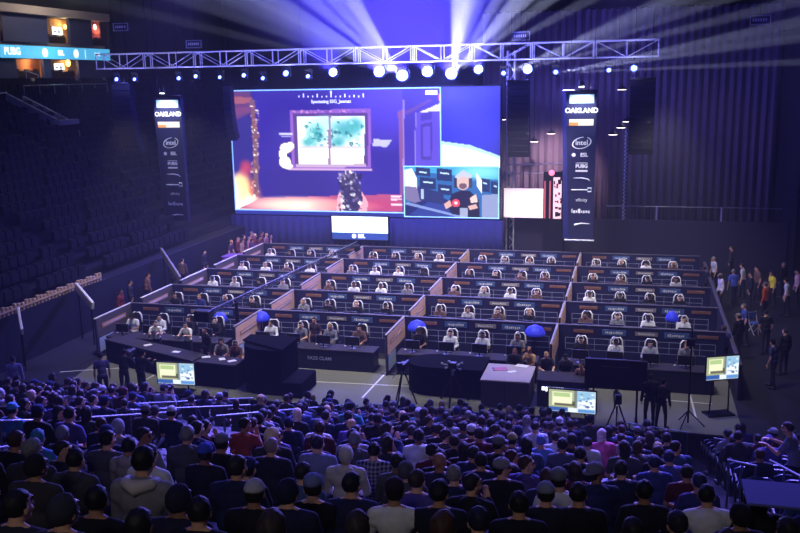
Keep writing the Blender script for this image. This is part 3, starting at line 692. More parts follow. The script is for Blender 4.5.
# ------------------------------------------------------------------ banners
navy = mat('banner_navy', (30, 32, 72), .75, noise=.06, nscale=1); navy2 = mat('banner_edge', (44, 46, 84), .7)
ink = mat('banner_white_print', (225, 228, 238), .6)
def banner(px0, px1, Y, label, lean):
    a, c = onY(px0, 95, Y), onY(px1, 95, Y); x0, x1 = a[0], c[0]; W = x1-x0; zt, zb = 9.78, 2.3; xm = (x0+x1)/2
    t = thing('hanging_banner', label, 'banner', (xm, Y, 0)); h = W/2
    MB().add([(-h*1.08, 0, zt), (h, 0, zt), (h*.98, 0, zb), (-h*.72, 0, zb), (-h*1.08, .3, zt), (h, .3, zt), (h*.98, .3, zb), (-h*.72, .3, zb)], [(0, 3, 2, 1), (4, 5, 6, 7), (0, 1, 5, 4), (1, 2, 6, 5), (2, 3, 7, 6), (3, 0, 4, 7)]).build('front_cloth', navy, t)
    MB().add([(-h*1.08, .01, zt), (-h*.72, .01, zb), (-h*1.15, .5, zb), (-h*1.35, .5, zt), (-h*1.08, .31, zt), (-h*.72, .31, zb), (-h*1.1, .8, zb), (-h*1.3, .8, zt)], [(0, 1, 2, 3), (7, 6, 5, 4), (0, 4, 5, 1), (3, 2, 6, 7), (0, 3, 7, 4), (1, 5, 6, 2)]).build('side_cloth', navy2, t)
    MB().tube([(-h*1.0, -.02, zb-.02), (h*1.05, -.02, zb-.02)], .045).build('bottom_bar', alu, t)
    MB().tube([(-h*1.3, .2, zt+.05), (h*1.05, .2, zt+.05)], .05).build('top_bar', blackm, t)
    for dx in (-h*.8, h*.8): MB().tube([(dx, .2, zt), (dx, .2, 31.9)], .015, 5).build('cable', blackm, t)
    def put(name, me, x, z): return obj(name, me, t, (x, -.012, z), FACE_CAM)
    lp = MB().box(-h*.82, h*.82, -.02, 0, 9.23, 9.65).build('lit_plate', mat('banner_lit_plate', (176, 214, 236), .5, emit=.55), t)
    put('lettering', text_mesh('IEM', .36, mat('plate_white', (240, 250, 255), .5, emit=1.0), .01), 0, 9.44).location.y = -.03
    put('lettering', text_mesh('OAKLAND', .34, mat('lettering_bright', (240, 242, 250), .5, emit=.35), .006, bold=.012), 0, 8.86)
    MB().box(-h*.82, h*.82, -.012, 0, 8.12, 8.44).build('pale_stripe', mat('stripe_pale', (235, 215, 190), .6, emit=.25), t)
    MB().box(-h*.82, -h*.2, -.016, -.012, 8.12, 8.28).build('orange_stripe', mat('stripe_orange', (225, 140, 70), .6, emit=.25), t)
    xs = lambda z: (-h*.72-(-h*1.08))*(1-(z-zb)/(zt-zb))*.5
    put('lettering', text_mesh('intel', .36, ink, bold=.006), xs(7.26), 7.26)
    ring = MB(); N = 28
    for i in range(N):
        a0, a1 = 2*PI*i/N+.35, 2*PI*(i+1)/N+.35
        f = lambda an, k: (xs(7.26)+.48*k*math.cos(an)*1.0+.04*math.sin(an), -.006, 7.26+.30*k*math.sin(an)+.05*math.cos(an))
        if i not in (3, 4): ring.add([f(a0, 1), f(a1, 1), f(a1, .88), f(a0, .88)], [(0, 1, 2, 3)])
    ring.build('oval_emblem', ink, t)
    MB().lathe([(.1, 0), (.1, .012)], 14, Matrix.Translation((xs(6.65)-.4, 0, 6.65)) @ Matrix.Rotation(PI/2, 4, 'X')).build('round_emblem', ink, t)
    put('lettering', text_mesh('ESL', .26, ink, bold=.008), xs(6.65)+.12, 6.65)
    MB().box(xs(6.06)-.3, xs(6.06)+.3, -.012, 0, 6.23, 6.26).build('rule', ink, t)
    put('lettering', text_mesh('PUBG', .24, ink, bold=.012), xs(6.06), 6.08)
    MB().box(xs(6.06)-.3, xs(6.06)+.3, -.012, 0, 5.8, 5.89).build('rule', ink, t)
    mb = MB(); mb.tube([(xs(5.4)-.42, -.008, 5.48), (xs(5.4), -.008, 5.49), (xs(5.4)+.3, -.008, 5.44), (xs(5.4)+.42, -.008, 5.34)], [.01, .03, .035, .012], 5); mb.build('swoosh_emblem', ink, t)
    mb = MB(); mb.tube([(xs(4.9)-.5, -.008, 4.88), (xs(4.9)+.3, -.008, 4.88)], .03, 5).tube([(xs(4.9)+.3, -.008, 4.8), (xs(4.9)+.48, -.008, 4.8), (xs(4.9)+.48, -.008, 4.98), (xs(4.9)+.3, -.008, 4.98)], .03, 5); mb.build('line_emblem', ink, t)
    put('lettering', text_mesh('xfinity', .24, ink), xs(4.36), 4.36)
    mb = MB(); xx = xs(3.77)-.5
    for i, wd in enumerate((.05, .1, .09, .12, .06, .1, .11, .08)): mb.box(xx, xx+wd, -.01, 0, 3.7-.02*(i % 2), 3.82+(.08 if i in (0, 3) else 0)); xx += wd+.03
    mb.build('blurred_mark', ink, t)
    mb = MB(); mb.tube([(xs(3.1)-.35, -.008, 3.08), (xs(3.1), -.008, 3.16), (xs(3.1)+.4, -.008, 3.14)], [.06, .03, .012], 5); mb.build('swoosh_emblem', ink, t)
    # lamp washing the head of the banner
    q = thing('banner_lamp', 'small white lamp shining down on the head of the '+lean+' navy banner', 'stage lamp', (0+xm, Y-.5, 10.15))
    MB().lathe([(.1, -.12), (.16, 0), (.12, .18)], 12).build('head', black, q); MB().lathe([(.13, -.13), (.13, -.115)], 12).build('lens', mat('lens_soft', (235, 240, 255), .3, emit=12), q); MB().box(-.03, .03, .1, .5, .0, .05).build('bracket', black, q)
    spot('banner_light', (xm, Y-.9, 10.2), (xm, Y, 7.6), 800, (.9, .93, 1), 90, .8, .1)
    return t
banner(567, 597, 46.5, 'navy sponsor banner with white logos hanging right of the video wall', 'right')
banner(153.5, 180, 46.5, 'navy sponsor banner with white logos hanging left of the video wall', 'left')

# ------------------------------------------------------------------ pictures on screens (each a grid of coloured points)
class Canvas:
    def __init__(s, nx, ny, rgb, mapf):
        s.nx, s.ny, s.map = nx, ny, mapf; s.a = np.zeros((ny, nx, 3)); s.a[:] = rgb
        u = (np.arange(nx))/(nx-1); v = (np.arange(ny))/(ny-1); s.U, s.V = np.meshgrid(u, v)
    def _put(s, mask, rgb, al=1.0): s.a[mask] = s.a[mask]*(1-al)+np.array(rgb, float)*al
    def poly(s, pts, rgb, al=1.0):
        p = [s.map(*q) for q in pts]; ins = np.zeros(s.U.shape, bool)
        for i in range(len(p)):
            (x0, y0), (x1, y1) = p[i], p[(i+1) % len(p)]
            if y0 == y1: continue
            c = ((s.V >= min(y0, y1)) & (s.V < max(y0, y1))); xx = x0+(s.V-y0)*(x1-x0)/(y1-y0); ins ^= c & (s.U < xx)
        s._put(ins, rgb, al); return ins
    def rect(s, x0, y0, x1, y1, rgb, al=1.0): return s.poly([(x0, y0), (x1, y0), (x1, y1), (x0, y1)], rgb, al)
    def ell(s, cx, cy, rx, ry, rgb, al=1.0, soft=False):
        (u, v), (u1, _), (_, v1) = s.map(cx, cy), s.map(cx+rx, cy), s.map(cx, cy+ry)
        d = ((s.U-u)/(u1-u))**2+((s.V-v)/(v1-v))**2
        if soft:
            k = np.clip(1-d, 0, 1)[..., None]*al; s.a = s.a*(1-k)+np.array(rgb, float)*k
        else: s._put(d < 1, rgb, al)
    def speck(s, x0, y0, x1, y1, n, cols, r=1.2, seed=1):
        q = random.Random(seed)
        for i in range(n): s.ell(q.uniform(x0, x1), q.uniform(y0, y1), r*q.uniform(.5, 1.6), r*q.uniform(.5, 1.6), q.choice(cols), q.uniform(.5, 1))
    def mesh(s, name, W, H, mtt):
        """upright picture W wide, H high facing -Y, upper left corner at the origin"""
        nx, ny = s.nx, s.ny; vs = [(u*W, 0, -v*H) for u, v in zip(s.U.ravel(), s.V.ravel())]
        fs = [(j*nx+i, (j+1)*nx+i, (j+1)*nx+i+1, j*nx+i+1) for j in range(ny-1) for i in range(nx-1)]
        me = bpy.data.meshes.new(name); me.from_pydata(vs, [], fs); me.materials.append(mtt)
        at = me.color_attributes.new('Col', 'FLOAT_COLOR', 'POINT')
        c = np.clip(s.a, 0, 255)/255; c = np.where(c <= .04045, c/12.92, ((c+.055)/1.055)**2.4)
        at.data.foreach_set('color', np.concatenate([c.reshape(-1, 3), np.ones((nx*ny, 1))], 1).ravel().astype('f')); return me
SY = 50.0; SX0, SX1, SZ0, SZ1 = -23.45, -7.3, 2.72, 10.1
def pmap(x0, x1, z0, z1, Y):
    def f(px, py):
        p = onY(px, py, Y); return (p[0]-x0)/(x1-x0), (z1-p[2])/(z1-z0)
    return f
GX1 = -10.62; GZ0 = 2.95
g = Canvas(212, 122, (50, 35, 146), pmap(SX0, GX1, GZ0, SZ1, SY))
g.ell(390, 95, 70, 60, (92, 72, 225), .8, True); g.ell(300, 190, 60, 40, (40, 28, 115), .6, True)  # blue veil of the stage haze is baked into base and glow
g.poly([(229, 90), (252, 90), (254, 205), (235, 209)], (48, 40, 125)); g.poly([(229, 90), (250, 90), (253, 112), (231, 122)], (96, 58, 110)); g.poly([(231, 96), (252, 98), (250, 103), (232, 104)], (170, 96, 100), .8)
g.poly([(231, 108), (250, 106), (250, 112), (231, 116)], (120, 66, 110), .8)
g.ell(240, 196, 24, 26, (250, 130, 90), 1.2, True); g.ell(238, 192, 13, 20, (255, 235, 190), 1.6, True); g.ell(242, 202, 20, 11, (255, 248, 215), 1.7, True); g.ell(243, 185, 8, 18, (255, 220, 150), .9, True); g.ell(246, 168, 8, 10, (220, 70, 90), .8, True)
g.poly([(260, 198), (330, 196), (402, 194), (402, 212), (330, 210), (238, 209)], (176, 76, 116)); g.ell(295, 205, 62, 10, (255, 218, 200), 1.1, True); g.ell(380, 205, 30, 7, (190, 60, 110), .7, True); g.ell(345, 206, 40, 7, (240, 140, 140), .6, True)
g.poly([(250, 100), (254, 100), (258, 140), (259, 195), (254, 197), (253, 140)], (120, 84, 96)); g.speck(251, 100, 259, 196, 90, [(245, 220, 190), (200, 120, 90), (110, 70, 90), (255, 240, 220)], .9, 5)
# window in the picture
g.poly([(290, 110), (371, 109), (371, 168), (292, 168)], (140, 92, 190)); g.speck(291, 110, 371, 114, 40, [(215, 150, 200), (110, 70, 160)], .9, 2)
g.poly([(293, 113), (368, 113), (368, 166), (295, 166)], (88, 58, 130)); g.poly([(297, 116), (365, 116), (364, 164), (299, 164)], (225, 244, 252))
g.ell(325, 124, 20, 10, (190, 238, 240), 1, True)
for cx, cy, rx, ry in ((316, 134, 11, 11), (308, 142, 7, 6), (345, 130, 17, 12), (355, 125, 10, 9), (338, 142, 9, 6)): g.ell(cx, cy, rx, ry, (70, 170, 172), .95, True)
g.speck(305, 122, 364, 146, 70, [(40, 120, 130), (90, 190, 185), (30, 100, 110), (170, 230, 225)], 1.5, 9); g.rect(299, 149, 364, 163, (252, 250, 235)); g.rect(299, 146, 364, 148.5, (205, 190, 190), .8)
g.rect(328.4, 116, 331, 164, (150, 120, 160)); g.rect(296, 164, 366, 167, (190, 160, 190)); g.poly([(288, 168), (372, 169), (372, 171), (288, 170)], (215, 175, 210), .9)
for cx, cy, rx, ry in ((286, 148, 6, 5), (283, 154, 4, 5), (285, 162, 6, 6), (290, 146, 4, 4), (288, 166, 5, 3)): g.ell(cx, cy, rx, ry, (255, 243, 220))
g.rect(279, 133, 293, 134.5, (215, 215, 255), .9); g.rect(281, 136, 291, 137.2, (200, 200, 250), .8); g.poly([(373, 139), (392, 140), (387, 147), (373, 146)], (205, 205, 255), .9)
# figure seen from behind at the foot of the picture
g.poly([(336, 212), (338, 196), (342, 186), (346, 190), (346, 212)], (238, 176, 186)); g.poly([(357, 212), (356, 194), (362, 192), (368, 202), (367, 212)], (232, 165, 180))
g.ell(349, 181, 8, 10, (60, 50, 90)); g.poly([(340, 186), (360, 184), (363, 200), (358, 211), (343, 211)], (44, 36, 84)); g.speck(339, 172, 361, 210, 120, [(240, 235, 245), (30, 24, 60), (120, 105, 150), (25, 20, 50), (60, 50, 90)], 1.2, 4)
# door and right side of the picture
g.poly([(402, 88), (441, 87), (441, 167), (402, 167)], (66, 48, 170)); g.poly([(398, 112), (404, 108), (405, 195), (400, 195)], (150, 92, 140), .8); g.poly([(416, 113), (441, 108), (441, 167), (416, 167)], (92, 72, 200)); g.poly([(421, 124), (432, 122), (432, 160), (421, 160)], (70, 52, 160))
g.poly([(423, 127), (430, 126), (430, 157), (423, 157)], (96, 76, 205)); g.poly([(421, 114), (432, 111), (432, 119), (421, 121)], (70, 52, 165)); g.poly([(420, 112), (441, 103), (441, 111), (424, 112)], (240, 232, 250)); g.poly([(404, 112), (430, 99), (432, 101), (406, 115)], (110, 70, 150), .8)
g.rect(403, 100, 404.4, 167, (170, 150, 230), .7); g.rect(415, 112, 416, 167, (180, 165, 240), .7); g.rect(438.5, 94, 441, 100, (255, 120, 110), .8)
for y in (195.5, 198.5, 204): g.rect(391, y, 402, y+1.6, (240, 225, 245), .9)
for x in (295, 300, 306): g.ell(x, 205, 1.6, 1.6, (255, 240, 235))
wall = thing('giant_screen', 'huge LED screen showing a first-person game scene above the booths', 'screen', (0, SY, 0))
MB().box(SX0-.1, SX1+.05, .02, .5, SZ0-.05, SZ1+.1).build('cabinet', blackm, wall)
obj('game_picture', g.mesh('game_picture', GX1-SX0, SZ1-GZ0, picture_mat('screen_picture', 1.45)), wall, (SX0, -.01, SZ1))
# plain graphic behind: deep blue with a pale arc
bgf = pmap(SX0, SX1, SZ0, SZ1, SY); bg = Canvas(260, 150, (46, 50, 190), bgf)
bg.rect(229, 85, 404, 222, (40, 50, 150)); bg.ell(470, 110, 45, 60, (70, 72, 245), .9, True)
bg.poly([(440, 141), (470, 145), (503, 157), (503, 168), (440, 168)], (196, 240, 255)); bg.poly([(440, 144), (470, 149), (503, 160), (503, 168), (440, 168)], (250, 255, 255))
obj('graphic_background', bg.mesh('graphic', SX1-SX0, SZ1-SZ0, MATS.get('x') or picture_mat('graphic_picture', 1.25)), wall, (SX0, -.005, SZ1))
# player camera picture
PX0, PX1, PZ0, PZ1 = -12.82, -7.36, 2.66+.12, 5.68
pc = Canvas(170, 98, (40, 100, 165), pmap(PX0, PX1, PZ0, PZ1, SY))
pc.poly([(404, 166), (500, 166), (500, 180), (404, 170)], (60, 160, 205)); pc.ell(480, 172, 30, 10, (150, 235, 245), .8, True)
for x0, y0, x1, y1 in ((416, 167, 430, 175), (437, 168, 452, 180), (420, 177, 436, 188), (438, 184, 452, 194), (480, 178, 490, 191), (491, 181, 500, 193)):
    pc.poly([(x0, y0), (x1, y0+1.5), (x1, y1+1.5), (x0, y1)], (24, 44, 92)); pc.poly([(x0+3, y0+4), (x1-3, y0+5), (x1-3, y0+6.5), (x0+3, y0+5.5)], (190, 220, 240))
pc.poly([(404, 205), (430, 192), (462, 206), (475, 219), (404, 219)], (22, 34, 96)); pc.poly([(410, 214), (432, 199), (470, 219), (440, 220)], (42, 60, 140)); pc.poly([(404, 204), (408, 202), (474, 219), (470, 220)], (150, 170, 225), .8)
pc.poly([(404, 170), (412, 168), (417, 178), (417, 192), (404, 190)], (225, 225, 240)); pc.poly([(404, 186), (416, 187), (424, 200), (415, 203), (404, 199)], (120, 110, 150))
pc.poly([(417, 186), (444, 193), (444, 205), (420, 200)], (34, 46, 100)); pc.rect(421, 189, 424, 199, (170, 190, 230)); pc.poly([(482, 195), (500, 194), (500, 219), (482, 219)], (140, 150, 190))
pc.poly([(447, 206), (452, 194), (461, 190), (470, 191), (479, 200), (480, 219), (452, 214)], (22, 22, 50)); pc.ell(463, 181, 7, 9, (215, 180, 170)); pc.poly([(455, 176), (463, 170), (472, 175), (471, 180), (463, 176), (456, 181)], (190, 195, 215)); pc.ell(463, 186, 4, 3, (110, 80, 90)); pc.rect(454, 178, 457, 188, (40, 40, 60)); pc.rect(469, 178, 472, 188, (60, 60, 80))
pc.ell(456, 203, 4, 4, (225, 70, 90)); pc.ell(456, 203, 1.6, 1.6, (255, 220, 220)); pc.poly([(470, 198), (476, 194), (478, 202), (471, 203)], (235, 200, 190)); pc.poly([(476, 172), (482, 180), (482, 194), (477, 186)], (225, 235, 245)); pc.rect(460, 208, 468, 218, (190, 200, 230), .8); pc.poly([(444, 204), (450, 200), (452, 206), (446, 209)], (220, 170, 160)); pc.poly([(468, 206), (476, 204), (478, 208), (470, 210)], (220, 175, 165))
obj('player_camera_picture', pc.mesh('player_picture', PX1-PX0, PZ1-PZ0, picture_mat('pip_picture', 1.45)), wall, (PX0, -.03, PZ1))
edge = mat('picture_border', (150, 205, 255), .4, emit=1.0)
def border(x0, x1, z0, z1, y, t_=.07): return MB().box(x0, x1, y-.01, y, z1-t_, z1).box(x0, x1, y-.01, y, z0, z0+t_).box(x0, x0+t_, y-.01, y, z0, z1).box(x1-t_, x1, y-.01, y, z0, z1)
border(SX0, GX1, GZ0, SZ1, -.015).build('picture_border', edge, wall); border(PX0-.03, PX1+.03, PZ0-.03, PZ1+.03, -.035, .06).build('picture_border', edge, wall)
hud = mat('hud_white', (235, 240, 255), .4, emit=1.1)
p = onY(331, 101.5, SY); obj('lettering', text_mesh('Spectating SSG_Jeemzz', .26, hud, .004, bold=.006), wall, (p[0], -.02, p[2]), FACE_CAM)
mb = MB()
for i in range(15):
    p = onY(299+4.6*i, 96.3, SY); h_ = (.1, .22, .09, .1, .2, .08, .1, .25, .08, .1, .2, .1, .14, .1, .22)[i]; mb.box(p[0]-.035, p[0]+.035, -.025, -.02, p[2]-.06, p[2]-.06+h_)
p = onY(331, 91.5, SY); mb.add([(p[0]-.08, -.02, p[2]-.06), (p[0]+.08, -.02, p[2]-.06), (p[0], -.02, p[2]+.08)], [(0, 1, 2)]); mb.build('compass_ticks', hud, wall)
mb = MB()
for px, wd in ((425.5, .22), (430, .3), (434.5, .16)):
    p = onY(px, 92.5, SY); mb.box(p[0], p[0]+wd, -.025, -.02, p[2]-.12, p[2]+.12)
mb.build('corner_counter', hud, wall)
# strip screen and dark skirt under the wall
MB().tube([(SX0, .3, SZ1), (SX0, .3, TZ0)], .03, 5).tube([(SX1, .3, SZ1), (SX1, .3, TZ0)], .03, 5).tube([(-15, .3, SZ1), (-15, .3, TZ0)], .03, 5).build('hanging_cable', blackm, wall)
sk = MB(); n = 200; vs = []; fs = []
for i in range(n+1):
    x = SX0-.3+(SX1-SX0+.5)*i/n; y = 49.95+.05*math.sin(i*1.1); vs += [(x, y, 0), (x, y, 2.66)]
for i in range(n): fs.append((2*i, 2*i+2, 2*i+3, 2*i+1))
o = tag(MB().add(vs, fs).build('stage_skirt', mat('navy_drape', (34, 36, 84), .85), smooth=True), 'dark navy pleated skirt below the video wall', 'curtain'); o.modifiers.new('thickness', 'SOLIDIFY').thickness = .03
o2 = tag(MB().box(-7.1, 8.1, 51.6, 51.7, 0, 2.6).build('rear_skirt', mat('dark_grey_drape', (48, 44, 62), .9)), 'dark grey drape panel below the white panel and banner on the right', 'curtain')
for x in (-7, 0, 8): MB().box(x-.04, x+.04, 51.7, 51.8, 0, 2.6).build('frame_post', blackm, o2)
t = thing('strip_screen', 'small blank white screen with a lit caption in the skirt under the video wall', 'screen', (-15.43, 49.55, 1.78))
MB().box(-1.78, 1.78, 0, .12, -.42, 1.06).build('housing', blackm, t); MB().box(-1.7, 1.7, -.012, 0, .04, 1.0).build('lit_picture', mat('strip_white', (222, 244, 255), .4, emit=1.4), t)
MB().box(-1.7, 1.7, -.008, 0, -.36, .02).build('caption_band', mat('caption_blue', (56, 84, 150), .5, emit=.35), t)
obj('lettering', text_mesh('ESL', .3, hud, .005, bold=.014), t, (.1, -.014, -.16), FACE_CAM)
MB().lathe([(.13, 0), (.13, .012)], 14, Matrix.Translation((-.36, -.004, -.16)) @ Matrix.Rotation(PI/2, 4, 'X')).build('round_emblem', hud, t)
for x in (-1.5, 1.5): MB().box(x-.05, x+.05, .02, .1, -1.78, -.42).build('leg', blackm, t)

# ------------------------------------------------------------------ floor monitors showing the broadcast
def small_picture():
    c = Canvas(48, 28, (206, 222, 226), lambda x, y: (x, y))
    c.rect(0, 0, .56, .8, (170, 180, 140)); c.rect(.08, .1, .5, .74, (242, 245, 205)); c.rect(.1, .14, .46, .3, (180, 205, 140)); c.rect(.12, .62, .5, .72, (110, 105, 80)); c.rect(.54, 0, .6, .78, (120, 130, 130))
    c.rect(.6, .02, .98, .5, (150, 195, 225)); c.poly([(.62, .5), (.98, .3), (.98, .8), (.62, .78)], (240, 248, 255)); c.rect(0, .8, .42, 1, (56, 96, 170)); c.rect(.42, .78, .62, 1, (235, 245, 255)); c.rect(.62, .82, 1, 1, (96, 150, 215)); c.rect(.5, .5, .56, .74, (90, 90, 60)); c.speck(.6, .1, .95, .75, 20, [(90, 130, 180), (250, 252, 255), (40, 70, 120)], .03, 3)
    return c.mesh('broadcast', 1, 1, picture_mat('broadcast_picture', 1.15))
SP = small_picture()
def floor_monitor(xc, Y, zc, W, H, rz, label, tilt=0.0):
    t = thing('floor_monitor', label, 'monitor', (xc, Y, 0), rz)
    MB().bbox(-W/2-.04, W/2+.04, 0, .07, zc-H/2-.04, zc+H/2+.04, .015).build('housing', black, t)
    o = obj('picture', SP, t, (-W/2, -.006, zc+H/2)); o.scale = (W, 1, H)
    mb = MB(); mb.tube([(-W*.3, .1, 0), (-W*.25, .05, zc)], .022, 6).build('leg', blackm, t); MB().tube([(W*.3, .1, 0), (W*.25, .05, zc)], .022, 6).build('leg', blackm, t)
    MB().bbox(-W*.42, W*.42, -.15, .35, 0, .05, .015).build('foot', blackm, t); return t
a, b_, c_ = onY(157, 361, 26.9), onY(193, 364, 26.9), onY(193, 386, 26.9)
floor_monitor((a[0]+b_[0])/2, 26.9, (a[2]+c_[2])/2, b_[0]-a[0], (a[2]-c_[2])-.06, .06, 'leftmost floor monitor showing the bright game, below the front booths')
a, b_, c_ = onY(549, 389, 25.9+1.0), onY(596, 390, 26.9), onY(596, 414, 26.9)
floor_monitor((a[0]+b_[0])/2, 26.9, (a[2]+c_[2])/2, b_[0]-a[0], a[2]-c_[2], -.03, 'floor monitor showing the bright game in front of the white desk, nearest the crowd')
a, b_, c_ = onY(707, 357, 28.5), onY(740, 352, 28.5), onY(707, 380, 28.5)
floor_monitor((a[0]+b_[0])/2, 28.5, (a[2]+c_[2])/2+.05, (b_[0]-a[0])*1.12, (a[2]-c_[2])*.98, .42, 'rightmost floor monitor showing the bright game, angled beside the right booths')

# ------------------------------------------------------------------ twenty booths: four columns, five rows
XC = [-20.4, -14.45, -8.5, -2.6]; YR0, DYR = 32.75, 3.53
SEATS = [.9, 2.12, 3.34, 4.56]
wallm = mat('booth_navy', (34, 35, 74), .7, noise=.08, nscale=2, spec=.15); railm = mat('booth_rail', (84, 80, 94), .6, .1, spec=.15); divm = mat('divider_navy', (46, 44, 84), .6)
b_or = mat('board_orange', (128, 90, 78), .6); b_bl = mat('board_blue', (62, 88, 140), .6); b_pa = mat('board_pale', (128, 120, 122), .6)
peach = mat('divider_board_tan', (232, 190, 164), .6, noise=.06); orange = mat('divider_board_orange', (206, 140, 96), .6); paleb = mat('divider_board_blue', (176, 196, 222), .6)
mark = mat('board_lettering', (205, 205, 214), .6); mark2 = mat('board_lettering_dark', (120, 78, 60), .6); gridm = mat('grid_print', (150, 158, 190), .6)
ROWN = ['front row', 'second row', 'middle row', 'fourth row', 'rear row']; COLN = ['far left column', 'left middle column', 'right middle column', 'far right column']
def marks(x0, x1, z0, z1, y, n, seed):
    q = random.Random(seed); mb = MB(); x = x0
    while x < x1-.02:
        wd = q.uniform(.03, .07); mb.box(x, min(x+wd, x1), y-.006, y, z0+q.uniform(0, (z1-z0)*.25), z1-q.uniform(0, (z1-z0)*.3)); x += wd+q.uniform(.015, .03)
    return mb
def make_partition():
    t = thing('booth_back_board', 'x', 'booth wall')
    MB().bbox(.04, 5.92, 0, .07, 0, 1.52, .008).build('panel', wallm, t); MB().bbox(.03, 5.93, -.02, .09, 1.52, 1.56, .01).build('top_rail', railm, t)
    for i, (x, wd, h, m1) in enumerate(((.95, .72, .13, b_or), (2.05, .86, .22, b_bl), (3.2, .8, .15, b_pa), (4.25, .86, .22, b_bl), (5.32, .72, .12, b_or))):
        s = MB().bbox(x-wd/2, x+wd/2, -.03, 0, 1.33-h/2, 1.33+h/2, .006).build('sign_board', m1, t)
        marks(x-wd*.36, x+wd*.36, 1.33-h*.26, 1.33+h*.26, -.031, 8, i).build('lettering', mark if m1 is not b_or else mark2, s)
    mb = MB()
    for z in (.62, .84, 1.06): mb.box(.3, 5.6, -.006, 0, z-.008, z+.008)
    x = .3
    while x < 5.65: mb.box(x-.008, x+.008, -.006, 0, .62, 1.06); x += .53
    mb.build('printed_grid', gridm, t)
    for x in (.4, 2.9, 5.5): MB().bbox(x-.03, x+.03, .07, .45, 0, .05, .01).build('foot', blackm, t)
    return t
def make_divider():
    t = thing('booth_divider', 'x', 'booth wall')
    MB().bbox(-.035, .035, -2.65, -.01, 0, 1.53, .006).build('panel', divm, t); MB().bbox(-.045, .045, -2.67, 0, 1.53, 1.57, .01).build('top_rail', mat('divider_rail', (140, 134, 134), .6, spec=.15), t)
    MB().box(.035, .05, -2.6, -.06, .76, 1.5).box(-.05, -.035, -2.6, -.06, .76, 1.5).build('tan_board', peach, t)
    s = MB().box(.05, .06, -2.25, -.5, 1.08, 1.26).box(-.06, -.05, -2.25, -.5, 1.08, 1.26).build('orange_board', orange, t)
    mb = MB(); q = random.Random(4); y = -2.15
    while y < -.6: d = q.uniform(.04, .1); mb.box(.06, .066, y, y+d, 1.13, 1.21); y += d+.03
    mb.build('lettering', mark, s)
    MB().box(.035, .05, -2.5, -1.5, .16, .72).box(-.05, -.035, -2.5, -1.5, .16, .72).build('pale_board', paleb, t)
    for y in (-2.5, -.3): MB().bbox(-.25, .25, y-.03, y+.03, 0, .04, .01).build('foot', blackm, t)
    return t
topm = mat('desk_top', (58, 55, 62), .85, noise=.1, spec=.08); frontm = mat('desk_front', (22, 24, 46), .6)
def make_desk():
    t = thing('player_desk', 'x', 'desk'); MB().bbox(.3, 5.42, -2.46, -1.66, .76, .80, .008).build('tabletop', topm, t); MB().bbox(.32, 5.40, -2.44, -2.40, .02, .76, .006).build('front_panel', frontm, t)
    for x in (.34, 2.84, 5.36): MB().bbox(x-.025, x+.025, -2.38, -1.72, 0, .76, .006).build('leg', blackm, t)
    return t
chairm = mat('chair_black', (26, 26, 32), .6); trimm = mat('chair_white_trim', (225, 224, 222), .5)
def make_chair():
    """faces -Y, origin under the seat"""
    t = thing('gaming_chair', 'x', 'chair'); MB().bbox(-.26, .26, -.28, .2, .38, .46, .035).build('seat', chairm, t)
    prof = [(-.22, .52), (-.235, .8), (-.22, 1.02), (-.195, 1.16), (-.185, 1.32), (-.12, 1.42), (.12, 1.42), (.185, 1.32), (.195, 1.16), (.22, 1.02), (.235, .8), (.22, .52)]
    M = Matrix.Translation((0, .17, 0)) @ Matrix.Rotation(-.06, 4, 'X'); n = len(prof)
    pts = [(x, 0, z) for x, z in prof]; pb = [(x, .09, z) for x, z in prof]
    bk = MB().add([M @ Vector(p) for p in pts+pb], [tuple(range(n)), tuple(range(2*n-1, n-1, -1))]+[(i, n+i, n+(i+1) % n, (i+1) % n) for i in range(n)]).build('backrest', chairm, t)
    MB().tube([M @ Vector((x, .03, z)) for x, z in prof[2:-2]], .036, 6).build('trim', trimm, bk, True)
    for s in (-1, 1): MB().tube([(s*.29, .1, .5), (s*.3, .06, .68)], .022, 6).bbox(s*.3-.04, s*.3+.04, -.16, .14, .68, .71, .01).build('armrest', chairm, t)
    MB().tube([(0, 0, .1), (0, 0, .41)], .03).build('gas_post', blackm, t)
    mb = MB()
    for k in range(5):
        a = 2*PI*k/5; e = (.3*math.cos(a), .3*math.sin(a), .07); mb.tube([(0, 0, .11), e], [.03, .02], 6).ell((e[0], e[1], .03), (.03, .03, .03), 8, 6)
    mb.build('star_base', black, t); return t
scr_on = mat('monitor_light', (120, 160, 200), .4, emit=.8); bez = mat('monitor_rim', (120, 122, 138), .5)
def make_monitor():
    """screen faces +Y (towards the seated player)"""
    t = thing('gaming_monitor', 'x', 'monitor'); MB().bbox(-.28, .28, -.03, .015, .12, .46, .01).build('housing', black, t); MB().box(-.265, .265, .015, .018, .135, .445).build('picture', scr_on, t)
    MB().box(-.285, .285, -.034, -.022, .45, .462).box(-.285, -.275, -.034, -.022, .12, .45).box(.275, .285, -.034, -.022, .12, .45).build('rim', bez, t)  # pale strips carry the light on the bezel edges as colour
    MB().tube([(0, -.03, .01), (0, -.03, .25)], .02, 8).build('neck', blackm, t); MB().lathe([(.13, 0), (.13, .012), (.03, .02)], 16).build('foot', blackm, t); return t
def make_keyboard():
    t = thing('keyboard', 'x', 'keyboard'); MB().bbox(-.2, .2, -.07, .07, 0, .022, .006).build('case', black, t)
    mb = MB()
    for r in range(4):
        for c in range(11): mb.box(-.185+c*.034, -.157+c*.034, -.055+r*.028, -.033+r*.028, .022, .03)
    mb.build('keycaps', mat('keycaps', (110, 112, 124), .6), t); return t
def make_mouse():
    t = thing('computer_mouse', 'x', 'mouse'); MB().ell((0, 0, .012), (.032, .055, .022), 10, 6).build('shell', mat('mouse_white', (205, 205, 210), .4), t, True); MB().tube([(0, -.05, .01), (.02, -.12, .004), (-.01, -.2, .004)], .003, 5).build('cable', black, t); return t
